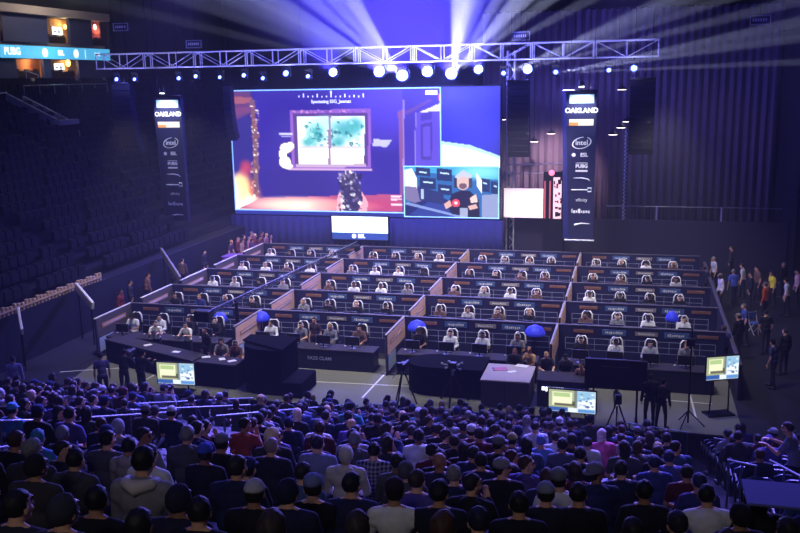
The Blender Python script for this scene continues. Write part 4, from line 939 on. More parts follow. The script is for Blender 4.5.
protos = dict(part=make_partition(), div=make_divider(), desk=make_desk(), chair=make_chair(), mon=make_monitor(), key=make_keyboard(), mouse=make_mouse())
used = set()
def put(key, loc, rz, label, group):
    o = copy_tree(protos[key]); used.add(key); o.location = loc; o.rotation_euler = (0, 0, rz); o['label'] = label; o['group'] = group; return o
pr = random.Random(21)
TOPS = [('white', (224, 224, 222)), ('light grey', (170, 170, 176)), ('black', (22, 22, 28)), ('white', (224, 224, 222)), ('dark blue', (34, 44, 100)), ('brown', (96, 72, 66)), ('black', (22, 22, 28)), ('grey', (120, 120, 126)), ('grey', (120, 120, 126)), ('white', (224, 224, 222)), ('black', (22, 22, 28))]
deskroot = {}
for r in range(5):
    for c in range(4):
        X, Y = XC[c], YR0+DYR*r; where = f'{ROWN[r]}, {COLN[c]}'
        put('part', (X, Y, 0), 0, f'navy booth back wall with sign boards, {where}', 'booth back walls')
        dv = put('div', (X, Y, 0), 0, f'{"grey" if c == 0 else "tan"} and orange divider at the left end of the booth, {where}', 'booth side dividers')
        for ch in dv.children:
            if ch.name.startswith('tan_board') and c == 0:
                ch.material_slots[0].link = 'OBJECT'; ch.material_slots[0].material = mat('divider_board_grey', (92, 84, 82), .6, noise=.06); ch.name = 'grey_board'
            elif c == 0 and ch.name.startswith('top_rail'):
                ch.material_slots[0].link = 'OBJECT'; ch.material_slots[0].material = mat('divider_rail_pale', (205, 200, 196), .5)
        deskroot[r, c] = put('desk', (X, Y, 0), 0, f'long dark player desk in the {where}', 'player desks')
for r in range(5):
    for c in range(4):
        X, Y = XC[c], YR0+DYR*r; where = f'{ROWN[r]}, {COLN[c]}'
        for i, sx in enumerate(SEATS):
            x = X+sx+pr.uniform(-.07, .07); at_ = f'{ORD[i]} seat from left, {where}'
            put('chair', (x, Y-1.20, 0), pr.uniform(-.15, .15), f'black gaming chair with white edging, {at_}', 'gaming chairs')
            put('mon', (x+pr.uniform(-.04, .04), Y-2.12, .80), pr.uniform(-.06, .06), f'black monitor on desk, {at_}', 'players monitors')
            tn, tc = pr.choice(TOPS); hs = pr.random()
            hr, hc = pr.choice((('short', (20, 16, 16)), ('short', (50, 34, 26)), ('short', (20, 16, 16)), ('cap', (30, 30, 36)), ('short', (150, 110, 70))))
            nm = 'hoodie' if pr.random() < .5 else 'tee'
            person('player', f'player in {tn} {"hoodie" if nm == "hoodie" else "T-shirt"}, {at_}', 'play' if pr.random() < .65 else 'play_turn', (x, Y-1.24, .11), PI+pr.uniform(-.12, .12), nm, tc, hr, hc, 'players in the booths', (228, 228, 232) if hs < .75 else (40, 40, 46), 1.04)
            if r == 0:
                put('key', (x-.05, Y-1.86, .80), pr.uniform(-.1, .1), f'small keyboard on desk, {at_}', 'keyboards on the front desks')
                put('mouse', (x-.38, Y-1.86, .80), PI, f'pale computer mouse on desk, {at_}', 'mice on the front desks')
for o in protos.values():
    for ch in list(o.children_recursive): bpy.data.objects.remove(ch)
    bpy.data.objects.remove(o)
obj('lettering', text_mesh('FAZE CLAN', .18, mat('desk_lettering', (150, 156, 190), .5), .004, bold=.003), deskroot[0, 1], (3.3, -2.447, .44), FACE_CAM)
# blue shaded lamps on stands in the front row
bluec = mat('blue_shade', (50, 60, 215), .5, emit=.28)
def shade_lamp(px, py, Y, label, W=.75):
    W *= .8
    p = onY(px, py, Y); t = thing('shade_lamp', label, 'lamp', (p[0], Y, 0)); h = p[2]
    MB().lathe([(.52*W, -.16), (.5*W, -.06), (.36*W, .1), (.08*W, .2)], 14, Matrix.Translation((0, 0, h))).build('lamp_shade', bluec, t, True); MB().tube([(0, 0, .05), (0, 0, h+.1)], .025, 6).build('stand', blackm, t); MB().lathe([(.2, 0), (.2, .04), (.03, .07)], 14).build('foot', blackm, t)
shade_lamp(220, 317, 32.3, 'blue glowing lamp shade in the far left front booth, left of its neighbour'); shade_lamp(261, 316, 32.4, 'blue glowing lamp shade above the desk with lettering', .85)
shade_lamp(417, 325, 32.3, 'blue glowing lamp shade just right of the front tan divider', .9); shade_lamp(535, 330, 32.3, 'vivid blue glowing lamp shade above the white desk area', .95); shade_lamp(672, 316, 34.2, 'blue glowing lamp shade at the right end of the second row', .6)

# ------------------------------------------------------------------ staff, equipment and tables in front of the booths
DK = (20, 20, 26)
def at_floor(px, py_head, Y): p = onY(px, py_head, Y); return p
def staff(px, Y, pose, rz, label, top, topc, hair='short', hairc=(24, 18, 16), z=0.0, headset=None, scale=1.0, name='crew_member'):
    p = onY(px, 350, Y); return person(name, label, pose, (p[0], Y, z), rz, top, topc, hair, hairc, None, headset, scale)
# camera crew at left
staff(122, 26.0, 'operate', .1, 'camera operator in black behind the studio camera at left, standing', 'jacket', DK)
staff(139, 26.05, 'operate', -.3, 'second crew member in black beside the left studio camera', 'jacket', (28, 26, 34), 'cap', (24, 24, 30))
def studio_camera(px, Y, z, rz, label, sc_=1.0):
    p = onY(px, 380, Y); t = thing('studio_camera', label, 'camera', (p[0], Y, 0), rz)
    mb = MB()
    for k in range(3):
        a = 2*PI*k/3+.4; MB().tube([(.06*math.cos(a), .06*math.sin(a), z-.1), (.45*math.cos(a), .45*math.sin(a), 0)], .025, 6).build('tripod_leg', blackm, t)
    MB().bbox(-.11, .11, -.22, .22, z, z+.24, .02).build('body', black, t); l = MB().tube([(0, .22, z+.12), (0, .5, z+.12)], [.07, .09], 12).build('lens', black, t); MB().lathe([(.085, 0), (.02, .01)], 12, Matrix.Translation((0, .5, z+.12)) @ Matrix.Rotation(-PI/2, 4, 'X')).build('glass', mat('lens_glass', (60, 70, 120), .1), l)
    MB().bbox(-.09, .09, -.36, -.24, z+.16, z+.34, .01).build('viewfinder', black, t); MB().tube([(-.1, -.2, z), (-.16, -.55, z-.12)], .014, 6).build('pan_bar', blackm, t); return t
studio_camera(131, 26.75, 1.25, .2, 'large black studio camera on tripod at left in front of the front booths')
studio_camera(618, 25.9, 1.15, .1, 'black camera on a wide tripod in front of the big dark screen')
studio_camera(403, 27.4, 1.2, -.1, 'slim camera on a thin pole stand by the front tan divider')
t_ = onY(455, 370, 28.3); t = thing('remote_camera', 'remote camera head with silver fittings on a tripod before the round-ended counter', 'camera', (t_[0], 27.9, 0))
for k in range(3):
    a = 2*PI*k/3+.5; MB().tube([(0, 0, 1.0), (.55*math.cos(a), .55*math.sin(a), 0)], .03, 6).build('tripod_leg', blackm, t)
MB().tube([(0, 0, .95), (0, 0, 1.2)], .05).build('column', steel, t); MB().bbox(-.14, .14, -.1, .12, 1.2, 1.4, .02).build('camera_body', black, t); mb = MB()
for x, z in ((-.34, 1.36), (-.22, 1.22), (-.1, 1.44), (.06, 1.16), (.2, 1.34), (.32, 1.42), (.26, 1.2)): mb.ell((x, -.06, z), (.05, .04, .04), 8, 6).tube([(x, -.06, z), (0, 0, 1.28)], .015, 5)
mb.build('silver_fittings', alu, t)
# light stand with tall pole
p = onY(688, 420, 27.4); t = thing('light_stand', 'tall thin black light stand in front of the far right booths', 'stand', (p[0], 27.4, 0))
MB().tube([(0, 0, .1), (0, 0, 3.1)], .03).build('pole', blackm, t)
for k in range(3): a = 2*PI*k/3; MB().tube([(0, 0, .5), (.5*math.cos(a), .5*math.sin(a), 0)], .02, 6).build('leg', blackm, t)
MB().bbox(-.16, .1, -.1, .1, 2.55, 2.8, .02).build('lamp_head', black, t)
# camera crane with its long arm over the booths
a, b = Vector(onY(236, 300, 31.2)), Vector(onY(357, 243, 45.5)); a.z = max(a.z, 2.1); t = thing('camera_crane', 'long thin camera crane arm reaching diagonally over the left booths', 'camera crane', (a.x, a.y, 0))
q = lambda v: Vector(v)-Vector((a.x, a.y, 0)); d = (b-a).normalized(); tail = a-d*2.6
for off in ((-.08, 0, -.06), (.08, 0, -.06), (0, 0, .08)): MB().tube([q(tail)+Vector(off), q(b)+Vector(off)], .02, 6).build('arm_tube', steel if off[2] > 0 else blackm, t)
mb = MB(); Ls = (b-tail).length
for i in range(24):
    u, v = q(tail.lerp(b, i/24)), q(tail.lerp(b, (i+1)/24)); mb.tube([u+Vector((-.08, 0, -.06)), v+Vector((0, 0, .08))], .012, 5).tube([u+Vector((0, 0, .08)), v+Vector((.08, 0, -.06))], .012, 5)
mb.build('arm_bracing', blackm, t); MB().tube([(0, 0, 0), (0, 0, a.z)], .07).build('column', blackm, t)
for k in range(3): an = 2*PI*k/3+.3; MB().tube([(0, 0, .55), (.8*math.cos(an), .8*math.sin(an), .03)], .035, 6).build('dolly_leg', blackm, t)
MB().bbox(-.3, .3, -.18, .18, -.22, .2, .03, Matrix.Translation(q(tail))).build('counterweight', black, t); MB().bbox(-.13, .13, -.2, .2, -.42, -.12, .03, Matrix.Translation(q(b))).build('camera_head', black, t)
# long commentators' table at left
def draped_table(poly, h, label, name='draped_table', topmat=None, front=drape):
    cx = sum(p[0] for p in poly)/len(poly); cy_ = sum(p[1] for p in poly)/len(poly); t = thing(name, label, 'table', (cx, cy_, 0)); pl = [(x-cx, y-cy_) for x, y in poly]
    MB().prism(pl, h-.05, h).build('tabletop', topmat or topm, t); MB().prism([(x*.985, y*.975) for x, y in pl], 0.01, h-.05).build('drape', front, t); return t
draped_table([(-14.9, 27.7), (-13.3, 27.58), (-13.25, 28.4), (-14.8, 28.6)], .9, 'dark draped commentator table beside the tall black riser')
draped_table([(-19.7, 29.6), (-15.0, 27.75), (-14.9, 28.6), (-19.4, 30.25)], .9, 'long dark draped desk in front of the far left front booth')
rs = thing('draped_riser', 'tall black draped riser block standing before the lettered front desk', 'riser', (-12.2, 28.1, 0))
arc = [(-.95*math.cos(a_)+.05, -.9*math.sin(a_)+.1) for a_ in np.linspace(0, PI/2, 8)]
MB().prism(arc+[(.75, -.8), (.8, .7), (-.9, .7)], 0, 1.62).build('drape', drape, rs); MB().prism([(-1.0, .75), (-1.0, .05), (.85, -.85), (.86, .75)], 1.62, 1.68).build('top_panel', mat('riser_top', (15, 15, 21), .95, spec=.03), rs)
MB().bbox(.8, 1.5, -.9, .6, 0, .55, .02).build('lower_step', drape, rs)
cn = [(-.2+.9*math.cos(a_), .0+.75*math.sin(a_)) for a_ in np.linspace(PI/2, 3*PI/2, 12)]
ct = thing('round_ended_counter', 'black counter with a rounded end in front of the right middle front desk', 'counter', (-6.3, 29.1, 0))
MB().prism(cn+[(1.6, -.75), (1.6, .75)], .0, .98).build('drape', drape, ct); MB().prism([(x*1.02, y*1.03) for x, y in cn]+[(1.62, -.77), (1.62, .77)], .98, 1.03).build('countertop', mat('counter_black', (16, 16, 22), .95, spec=.03), ct)
wd = thing('white_topped_desk', 'grey desk with a white top covered in papers at centre right', 'desk', (-3.85, 28.7, 0))
MB().bbox(-.82, .80, -.95, .8, .88, .93, .01).build('tabletop', mat('desk_white_top', (170, 160, 158), .7, spec=.1), wd); MB().bbox(-.80, .78, -.93, .75, 0, .88, .01).build('cabinet', mat('desk_grey', (74, 70, 84), .6), wd); MB().box(-.02, .0, -.94, -.925, .05, .86).build('panel_joint', black, wd)
for (px, py, w_, h_, rz, lb, m_) in ((500, 369, .5, .32, .3, 'red and black folder lying on the white topped desk', mat('folder_red', (170, 84, 88), .6)), (522, 366, .42, .3, -.2, 'stack of white papers on the white topped desk', paper), (512, 372, .3, .22, .5, 'single sheet of paper near the front edge of the white topped desk', paper)):
    p = onZ(px, py, .935); o = thing('paper_folder' if 'folder' in lb else 'paper_sheets', lb, 'paper', (p[0], p[1], .932), rz); MB().box(-w_/2, w_/2, -h_/2, h_/2, 0, .012).build('sheet', m_, o)
    MB().box(-w_/2, -w_/2+.06, -h_/2, h_/2, .012, .016).build('spine' if 'folder' in lb else 'margin', black if 'folder' in lb else paper, o)
cd_ = thing('control_desk', 'dark control desk with a glowing caption on its front, right of the white topped desk', 'desk', (-2.1, 28.6, 0))
MB().bbox(-.78, .9, -.5, .5, .86, .92, .01).build('tabletop', topm, cd_); MB().bbox(-.76, .88, -.48, .46, 0, .86, .01).build('cabinet', mat('desk_navy', (40, 42, 72), .6), cd_)
mb = MB(); x = -.6
for w_ in (.1, .06, .12, .07, .1, .05, .09): mb.bbox(x, x+w_, -.5, -.48, .55+.03*(w_ > .09), .7, .004); x += w_+.02
mb.build('glowing_caption', mat('caption_glow', (225, 235, 255), .4, emit=2.2), cd_)
a, b_, c_ = onY(585, 358, 27.2), onY(648, 358, 27.2), onY(648, 392, 27.2)
t = thing('big_dark_screen', 'big black screen seen from behind, standing before the far right front booth', 'screen', ((a[0]+b_[0])/2, 27.2, 0)); hw = (b_[0]-a[0])/2
MB().bbox(-hw, hw, 0, .1, c_[2], a[2], .02).build('housing', mat('screen_back', (20, 20, 30), .5), t); MB().box(-hw*.96, hw*.96, .1, .105, c_[2]+.05, a[2]-.05).build('picture', mat('dim_screen', (60, 80, 130), .4, emit=.3), t)
for s in (-.7, .7): MB().tube([(s*hw, .05, c_[2]+.3), (s*hw, .05, 0)], .035, 6).bbox(s*hw-.05, s*hw+.05, -.4, .45, 0, .05, .01).build('leg', blackm, t)
MB().bbox(-.4, .4, -.05, 0, c_[2]+.35, c_[2]+.75, .01).build('connector_panel', black, t)
# small things on the front desks
q = random.Random(5); spots_ = [(-19+1.05*i+q.uniform(-.2, .2), None) for i in range(4)]
for i, (px, py) in enumerate(((206, 357), (232, 361), (222, 359), (176, 352), (148, 345))):
    p = onZ(px, py, .91); o = thing('paper_sheets', f'loose white papers on the dark commentator tables, {ORD[i]} pile from the white desk side', 'paper', (p[0], p[1], .905), q.uniform(-1, 1), 'papers on the commentator tables'); MB().box(-.15, .15, -.1, .1, 0, .008).build('sheet', paper, o); MB().box(-.12, .13, -.09, .11, .008, .014).build('top_sheet', paper, o)
for i, (px, lb) in enumerate(((158, 'white T-shirt bending over the far left front desk'), (189, 'white T-shirt bending over the desk right of the first'))):
    staff(px, 29.9+.25, 'operate', PI+.3*(i == 0), f'crew member in {lb}', 'tee', (232, 232, 230), 'short', (40, 28, 22), 0, scale=.95)
staff(207, 29.25, 'stand', 2.6, 'commentator in dark jacket standing at the left draped table', 'jacket', (30, 28, 36)); staff(236, 28.95, 'sit_' if False else 'play_turn', PI, 'seated commentator in brown top with white headset at the draped table', 'hoodie', (96, 60, 52), 'short', (20, 16, 16), .06, (228, 228, 230))
staff(251, 29.15, 'play', PI, 'seated commentator in white shirt at the draped table, next to the riser', 'tee', (222, 222, 226), 'short', (30, 22, 20), .06, (50, 50, 56)); staff(222, 29.15, 'play', PI+.2, 'seated commentator in grey top behind loose papers', 'tee', (130, 124, 126), 'short', (30, 22, 20), .06, (60, 60, 66))
staff(316, 31.6-.2, 'stand', 2.9, 'referee in dark shirt standing behind the lettered desk', 'tee', (60, 44, 52), 'short', (30, 22, 20))
staff(515, 29.9, 'play', PI, 'man in black jacket seated behind the white topped desk', 'hoodie', (24, 24, 30), 'short', (96, 68, 48), .1); staff(530, 30.1, 'play_turn', PI-.5, 'person in tan top leaning beside the man at the white desk', 'tee', (190, 150, 104), 'short', (150, 110, 70), .1)
staff(546, 29.7, 'play', PI+.3, 'technician in dark top seated behind the glowing caption desk', 'tee', (40, 36, 48), 'short', (160, 130, 80), .1); staff(566, 29.5, 'play_turn', PI, 'technician in black hoodie leaning over the control desk', 'hoodie', (22, 22, 30), 'cap', (24, 24, 30), .1); staff(583, 28.9, 'play', PI-.4, 'technician in brown T-shirt beside the big black screen', 'tee', (120, 84, 76), 'short', (30, 24, 22), .05)
staff(652, 27.0, 'stand', .3, 'crew member in black standing right of the big black screen', 'jacket', DK); staff(664, 26.9, 'walk', -.5, 'shorter crew member in black beside the one by the big screen', 'jacket', (24, 24, 32), 'cap', (22, 22, 28), scale=.92)
staff(100, 25.5, 'walk', .6, 'person in violet shirt standing near the left end of the barrier', 'tee', (110, 100, 160), 'short'); staff(532, 349, 'stand', 0, 'x', 'tee', DK) if False else None
p = onY(14, 372, row_y(0)); person('crew_member', 'person in white shirt standing at the far left end of the barrier', 'stand', (p[0], row_y(0), row_z(0)), .5, 'jacket', (205, 200, 222), 'short', (60, 44, 60))
for i, (px, Y, c, lb) in enumerate(((118, 34.2, (110, 36, 40), 'in red jacket nearest the left booths'), (108, 36.0, (44, 40, 56), 'in dark top behind the red jacket'), (124, 37.5, (130, 90, 92), 'in faded pink shirt beside the side stand'), (136, 40.0, (60, 52, 70), 'in grey-violet top halfway along the side stand'), (122, 41.0, (90, 70, 80), 'in mauve top against the side stand'), (150, 43.5, (44, 40, 60), 'in dark blue top near the dim stair panel'))):
    p = onY(px, 280, Y); X = max(-22.4, min(-21.0, p[0])); person('onlooker', f'onlooker {lb}', 'stand' if i % 2 else 'walk', (X, Y, 0), -1.5+.4*i % 2, 'jacket', c, 'short', (24, 18, 18))
PK = [(120, 60, 100), (110, 50, 70), (70, 44, 90), (150, 110, 120), (44, 34, 70), (90, 36, 50), (160, 130, 124)]
q = random.Random(12); k = 0
for rr_ in range(3):
    for j in range(7):
        Y = 46.6+j*.95+rr_*.3+q.uniform(-.1, .1); X = -22.3+.55*rr_; z = .02
        person('onlooker', f'onlooker under pink light, {nth(j)} along the {("outer", "middle", "inner")[rr_]} file on the floor by the video screen', ('stand', 'walk')[q.randrange(2)], (X, Y, z-.02), -1.45+q.uniform(-.3, .3), ('tee', 'jacket', 'hoodie')[q.randrange(3)], q.choice(PK), 'short', q.choice(list(HAIRC.values())), 'onlookers under pink light'); k += 1
vb = thing('violet_crate', 'draped box with pink light in its colour at the left foot of the video screen', 'crate', (-21.35, 45.2, 0))
MB().bbox(-.6, .6, -.5, .5, 0, 1.1, .06).build('cloth', mat('violet_cloth', (150, 90, 190), .8, noise=.1), vb)  # pink light on the drape is put into the violet colour
MB().bbox(-.64, .64, -.54, .54, 1.1, 1.15, .02).build('lid', mat('violet_lid', (110, 70, 150), .7), vb)
RC = [(703, 300, 43.5, (60, 60, 90), 'dark blue top at the corner of the booths'), (713, 300, 46, (190, 190, 210), 'white top close to the right booths'), (720, 300, 42.0, (206, 196, 226), 'pale lilac jacket beside the right booths'), (733, 300, 43.0, (70, 90, 190), 'bright blue jacket right of the lilac jacket'), (730, 290, 49, (70, 66, 84), 'grey top standing furthest back on the right floor'), (742, 300, 44.5, (190, 190, 190), 'white shirt in the right-hand group'), (750, 300, 42.5, (30, 30, 40), 'black top in the right-hand group'), (757, 300, 44.0, (120, 90, 80), 'brown top in the right-hand group'), (765, 300, 40.5, (196, 84, 40), 'orange top low in the right-hand group'), (772, 300, 43.0, (244, 226, 60), 'yellow jacket on the right'), (782, 300, 45.0, (26, 26, 34), 'black jacket right of the yellow one'), (787, 300, 41.5, (216, 214, 220), 'white top right of the yellow jacket'), (796, 300, 43.5, (190, 150, 160), 'pinkish top at the right frame edge'), (745, 330, 36.5, (60, 80, 150), 'blue top in front of the right-hand group'), (738, 335, 34.8, (26, 26, 34), 'black top walking below the blue one'), (766, 330, 35.5, (28, 28, 36), 'black top standing alone on the dark right floor'), (724, 340, 33.0, (90, 90, 160), 'violet shirt directly behind the angled floor monitor'), (775, 350, 31.5, (60, 64, 110), 'navy top at the right beside the stands'), (786, 330, 33.0, (36, 34, 44), 'dark top at the right edge below the crowd of onlookers')]
for i, (px, py, Y, c, lb) in enumerate(RC):
    p = onY(px, py, Y); person('onlooker', f'onlooker in {lb}', ('stand', 'walk')[i % 2], (p[0], Y, 0), q.uniform(.2, 2.2), ('jacket', 'tee')[i % 2], c, ('short', 'short', 'cap')[i % 3], q.choice(((24, 18, 18), (50, 36, 28), (120, 110, 104))))
bc = thing('folding_chair', 'pale metal folding chair on the dark floor right of the booths', 'chair', (5.0, 38.4, 0), .6)
for x in (-.2, .2): MB().tube([(x, -.22, 0), (x, .1, .46), (x, .22, .9)], .02, 6).build('frame_tube', alu, bc); MB().tube([(x, .22, 0), (x, -.18, .46)], .02, 6).build('leg', alu, bc)
MB().bbox(-.2, .2, -.2, .2, .44, .47, .01).build('seat', mat('chair_blue', (70, 90, 150), .6), bc); MB().bbox(-.2, .2, .16, .2, .62, .88, .01).build('backrest', MATS['chair_blue'], bc)
eb = thing('booth_end_board', 'dark end board closing the right side of the booths', 'booth wall', (3.55, 30, 0))
MB().bbox(-.05, .05, 0, 17, 0, 1.2, .02).build('panel', mat('end_wall_dark', (40, 38, 52), .7), eb); MB().bbox(-.07, .07, -.02, 17.02, 1.2, 1.25, .01).build('top_rail', railm, eb)

# ------------------------------------------------------------------ handrails among the spectators
def handrail(a, b, label, h=.98, lift=0):
    p, r_ = Vector(on_terrace(*a, h)), Vector(on_terrace(*b, h)); t = thing('handrail', label, 'handrail', tuple(p)); d = r_-p
    MB().tube([(0, 0, 0), d], .018, 8).build('rail', mat('rail_white_metal', (170, 170, 182), .4, .3), t)
    for u in (.04, .5, .96): c = d*u; gz = ground_z(min(p.y+c.y, Y0))-.12; MB().tube([c, (c.x, c.y, gz-p.z)], .022, 6).build('post', steel, t)
    RAILS.append((p, r_)); return t
RAILS = []
for a, b, lb in (((-3, 421), (42, 420), 'bright metal handrail at the left frame edge, upper of two'), ((-3, 448), (22, 445), 'bright metal handrail at the left frame edge, lower of two'), ((80, 418), (173, 412), 'long bright handrail left of centre running down to the barrier'), ((130, 404), (253, 398), 'upper of two parallel handrails by the left studio camera'), ((130, 410), (250, 405), 'lower of two parallel handrails by the left studio camera'), ((216, 416), (356, 404), 'longest bright handrail in front of the tall black riser'), ((627, 423), (690, 433), 'bright handrail below the tripod camera at right'), ((714, 438), (756, 445), 'blue-lit handrail among the empty seats at right, upper one'), ((728, 460), (757, 466), 'blue-lit handrail among the empty seats at right, lower short one'), ((770, 460), (802, 477), 'thick pale handrail at the right frame edge')):
    handrail(a, b, lb)
# ------------------------------------------------------------------ spectators
TOPC = [('black', (20, 20, 26)), ('navy', (28, 34, 70)), ('charcoal', (52, 52, 58)), ('dark grey', (74, 74, 80)), ('dark green', (36, 52, 44)), ('maroon', (84, 30, 38)), ('denim blue', (64, 84, 130)), ('light grey', (150, 150, 156)), ('white', (216, 216, 218)), ('teal', (40, 120, 130)), ('violet', (84, 70, 140))]
TOPW = [20, 15, 11, 9, 4, 4, 8, 4, 4, 2, 3]
TN = {'tee': 'T-shirt', 'hoodie': 'hoodie', 'jacket': 'jacket'}
HN = {'black': 'black hair', 'dark': 'dark hair', 'brown': 'brown hair', 'blond': 'blond hair', 'grey': 'grey hair', 'pale blond': 'pale blond hair'}
# spectators who stand out: head position in the photo, pose, top, colour, headwear, its colour, label, turn
KEY = [
 (145, 460, 'a', 'hoodie', (128, 126, 130), 'short', (18, 15, 15), 'big spectator in grey hoodie with pale hood lining, dark hair, near bottom left', 0),
 (256, 486, 'a', 'jacket', (18, 18, 26), 'beanie', (172, 170, 176), 'spectator in black jacket and light grey beanie near the bottom', 0),
 (352, 491, 'b', 'jacket', (30, 34, 70), 'short', (16, 16, 30), 'spectator with thick dark hair in navy jacket near bottom centre', 0),
 (396, 492, 'a', 'tee', (218, 216, 212), 'cap', (44, 26, 44), 'spectator in white T-shirt and dark plum cap near bottom centre', 0),
 (316, 476, 'c', 'tee', (14, 14, 20), 'cap', (110, 118, 160), 'spectator in black T-shirt and grey-blue cap before the pale grey-blue jacket', 0),
 (318, 446, 'b', 'jacket', (120, 126, 160), 'short', (34, 34, 64), 'spectator in pale grey-blue jacket with wide shoulders, centre of the crowd', 0),
 (347, 452, 'a', 'hoodie', (196, 190, 184), 'hood', (196, 190, 184), 'spectator with cream hood pulled up, centre of the crowd', 0),
 (375, 451, 'a', 'plaid', (60, 60, 90), 'short', (20, 17, 20), 'spectator in blue and white plaid shirt', 0),
 (503, 464, 'e', 'jacket', (16, 16, 22), 'cap', (130, 126, 128), 'spectator in black jacket and grey flat cap looking sideways', 0),
 (547, 486, 'a', 'jacket', (28, 28, 44), 'beanie', (122, 126, 142), 'spectator in dark jacket and grey knitted beanie, right of centre', 0),
 (440, 460, 'b', 'jacket', (40, 40, 70), None, None, 'bald spectator in dark blue jacket, pale head', 0),
 (709, 497, 'b', 'tee', (222, 220, 220), 'short', (20, 17, 18), 'spectator in white T-shirt with dark hair near bottom right', 0),
 (77, 458, 'a', 'hoodie', (66, 64, 68), 'short', (22, 18, 20), 'spectator in charcoal hoodie left of the big grey hoodie', 0),
 (106, 436, 'b', 'tee', (72, 70, 84), 'short', (20, 17, 18), 'spectator in grey T-shirt above and left of the big grey hoodie', 0),
 (133, 439, 'c', 'hoodie', (150, 142, 142), 'short', (22, 18, 26), 'spectator in hoodie with pale hood, directly above the big grey hoodie', 0),
 (563, 446, 'a', 'jacket', (84, 86, 110), 'curly', (18, 16, 26), 'spectator with bushy dark hair and grey jacket, right of centre', 0),
 (604, 436, 'd', 'tee', (206, 90, 140), 'long', (222, 196, 200), 'spectator with pale blond hair in pink top', 0),
 (541, 438, 'c', 'tee', (110, 140, 200), 'short', (96, 120, 180), 'spectator with blue-lit grey hair in light blue top', 0),  # blue stage light is put into the grey hair's colour
 (513, 439, 'b', 'jacket', (30, 34, 74), 'beanie', (150, 140, 84), 'spectator in yellowish beanie in front of the control desk', 0),
 (645, 489, 'a', 'jacket', (20, 20, 28), 'curly', (16, 14, 16), 'spectator with round curly black hair near bottom right', 0),
 (16, 405, 'c', 'tee', (70, 140, 190), 'cap', (96, 170, 220), 'spectator in light blue cap near the left frame edge', 0),
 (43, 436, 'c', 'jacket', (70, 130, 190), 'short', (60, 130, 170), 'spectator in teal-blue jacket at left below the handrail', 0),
 (271, 445, 'b', 'jacket', (34, 34, 60), 'short', (150, 128, 136), 'spectator with greying pinkish hair left of the wide-shouldered one', 0),
 (209, 450, 'c', 'jacket', (24, 24, 40), 'cap', (60, 80, 170), 'spectator in blue cap and dark jacket, left of centre', 0),
 (243, 428, 'd', 'tee', (150, 60, 44), 'short', (30, 22, 20), 'spectator in rusty red top, left of centre in the front rows', 0),
 (580, 500, 'b', 'jacket', (18, 18, 24), 'short', (20, 16, 18), 'spectator with dark cropped hair in black jacket at bottom, right of centre', 0),
 (634, 521, 'a', 'jacket', (22, 20, 30), 'short', (24, 18, 20), 'spectator with bare neck in dark jacket at the bottom edge', 0),
 (676, 512, 'c', 'jacket', (20, 20, 30), 'short', (30, 26, 34), 'spectator in dark jacket just left of the white T-shirt at bottom right', 0),
 (762, 503, 'b', 'jacket', (16, 16, 22), 'long', (30, 22, 26), 'spectator with long dark hair near the bottom right corner', 0),
 (738, 512, 'c', 'jacket', (18, 18, 28), 'hood', (18, 18, 28), 'spectator with black hood up right of the white T-shirt', 0),
 (788, 526, 'a', 'jacket', (20, 20, 28), 'short', (28, 22, 24), 'spectator in the bottom right corner', 0),
 (35, 472, 'b', 'jacket', (58, 54, 50), 'hood', (30, 28, 30), 'spectator in olive brown jacket and dark hood at left', 0),
 (104, 495, 'c', 'jacket', (18, 18, 26), 'short', (12, 11, 14), 'spectator with neat black hair left of the big grey hoodie, near bottom', 0),
 (142, 526, 'a', 'jacket', (24, 24, 36), 'short', (26, 22, 24), 'spectator cut by the bottom edge below the big grey hoodie', 0),
 (178, 494, 'b', 'jacket', (28, 26, 50), 'hood', (28, 26, 50), 'spectator with dark violet hood up right of the big grey hoodie', 0),
 (205, 500, 'c', 'jacket', (20, 20, 34), 'short', (20, 18, 24), 'spectator in black jacket right of the violet hood', 0),
 (15, 505, 'b', 'jacket', (40, 40, 50), 'short', (22, 18, 20), 'spectator in charcoal jacket in the bottom left corner', 0),
 (62, 512, 'b', 'jacket', (46, 46, 58), 'hood', (46, 46, 58), 'spectator with grey hood up at the bottom edge, left', 0),
 (288, 494, 'b', 'jacket', (24, 28, 60), 'hood', (22, 26, 56), 'spectator with navy hood up right of the light grey beanie', 0),
 (440, 496, 'b', 'jacket', (20, 22, 40), 'curly', (18, 16, 24), 'spectator with bushy hair right of the white T-shirt and plum cap', 0),
 (520, 500, 'a', 'jacket', (16, 16, 24), 'short', (20, 16, 18), 'spectator in black jacket below the grey flat cap', 0),
 (480, 518, 'c', 'jacket', (22, 24, 50), 'short', (24, 24, 44), 'spectator in navy jacket at the bottom edge, centre right', 0),
 (655, 462, 'a', 'jacket', (50, 60, 130), 'short', (40, 44, 90), 'spectator in royal blue jacket right of centre', 0),
 (671, 455, 'b', 'jacket', (80, 84, 150), 'short', (50, 50, 90), 'spectator in lavender jacket left of the empty seats', 0),
 (698, 478, 'c', 'jacket', (50, 50, 110), 'short', (40, 40, 80), 'spectator in indigo jacket below the blue-lit handrails', 0),
]
seat_used = {}; people_ = []
def row_of(y): return int(round((Y0-y)/ROWP))
for i, (px, py, pose, top, tc, hr, hc, lb, tn) in enumerate(KEY):
    p = on_terrace(px, py, 1.20); k = max(0, min(23, row_of(p[1]-.02))); Y = row_y(k)
    if i == 0: k = max(k, 21); Y = row_y(k)
    p = onY(px, py, Y); zf = row_z(k); people_.append((k, p[0], i))
    seat_used.setdefault(k, []).append(p[0])
cand = []
qs = random.Random(99); HK = people_[0][0]-1
KP = [(px, py, F_PX*.2/pj(on_terrace(px, py, 1.2))[2]) for px, py, *_ in KEY]
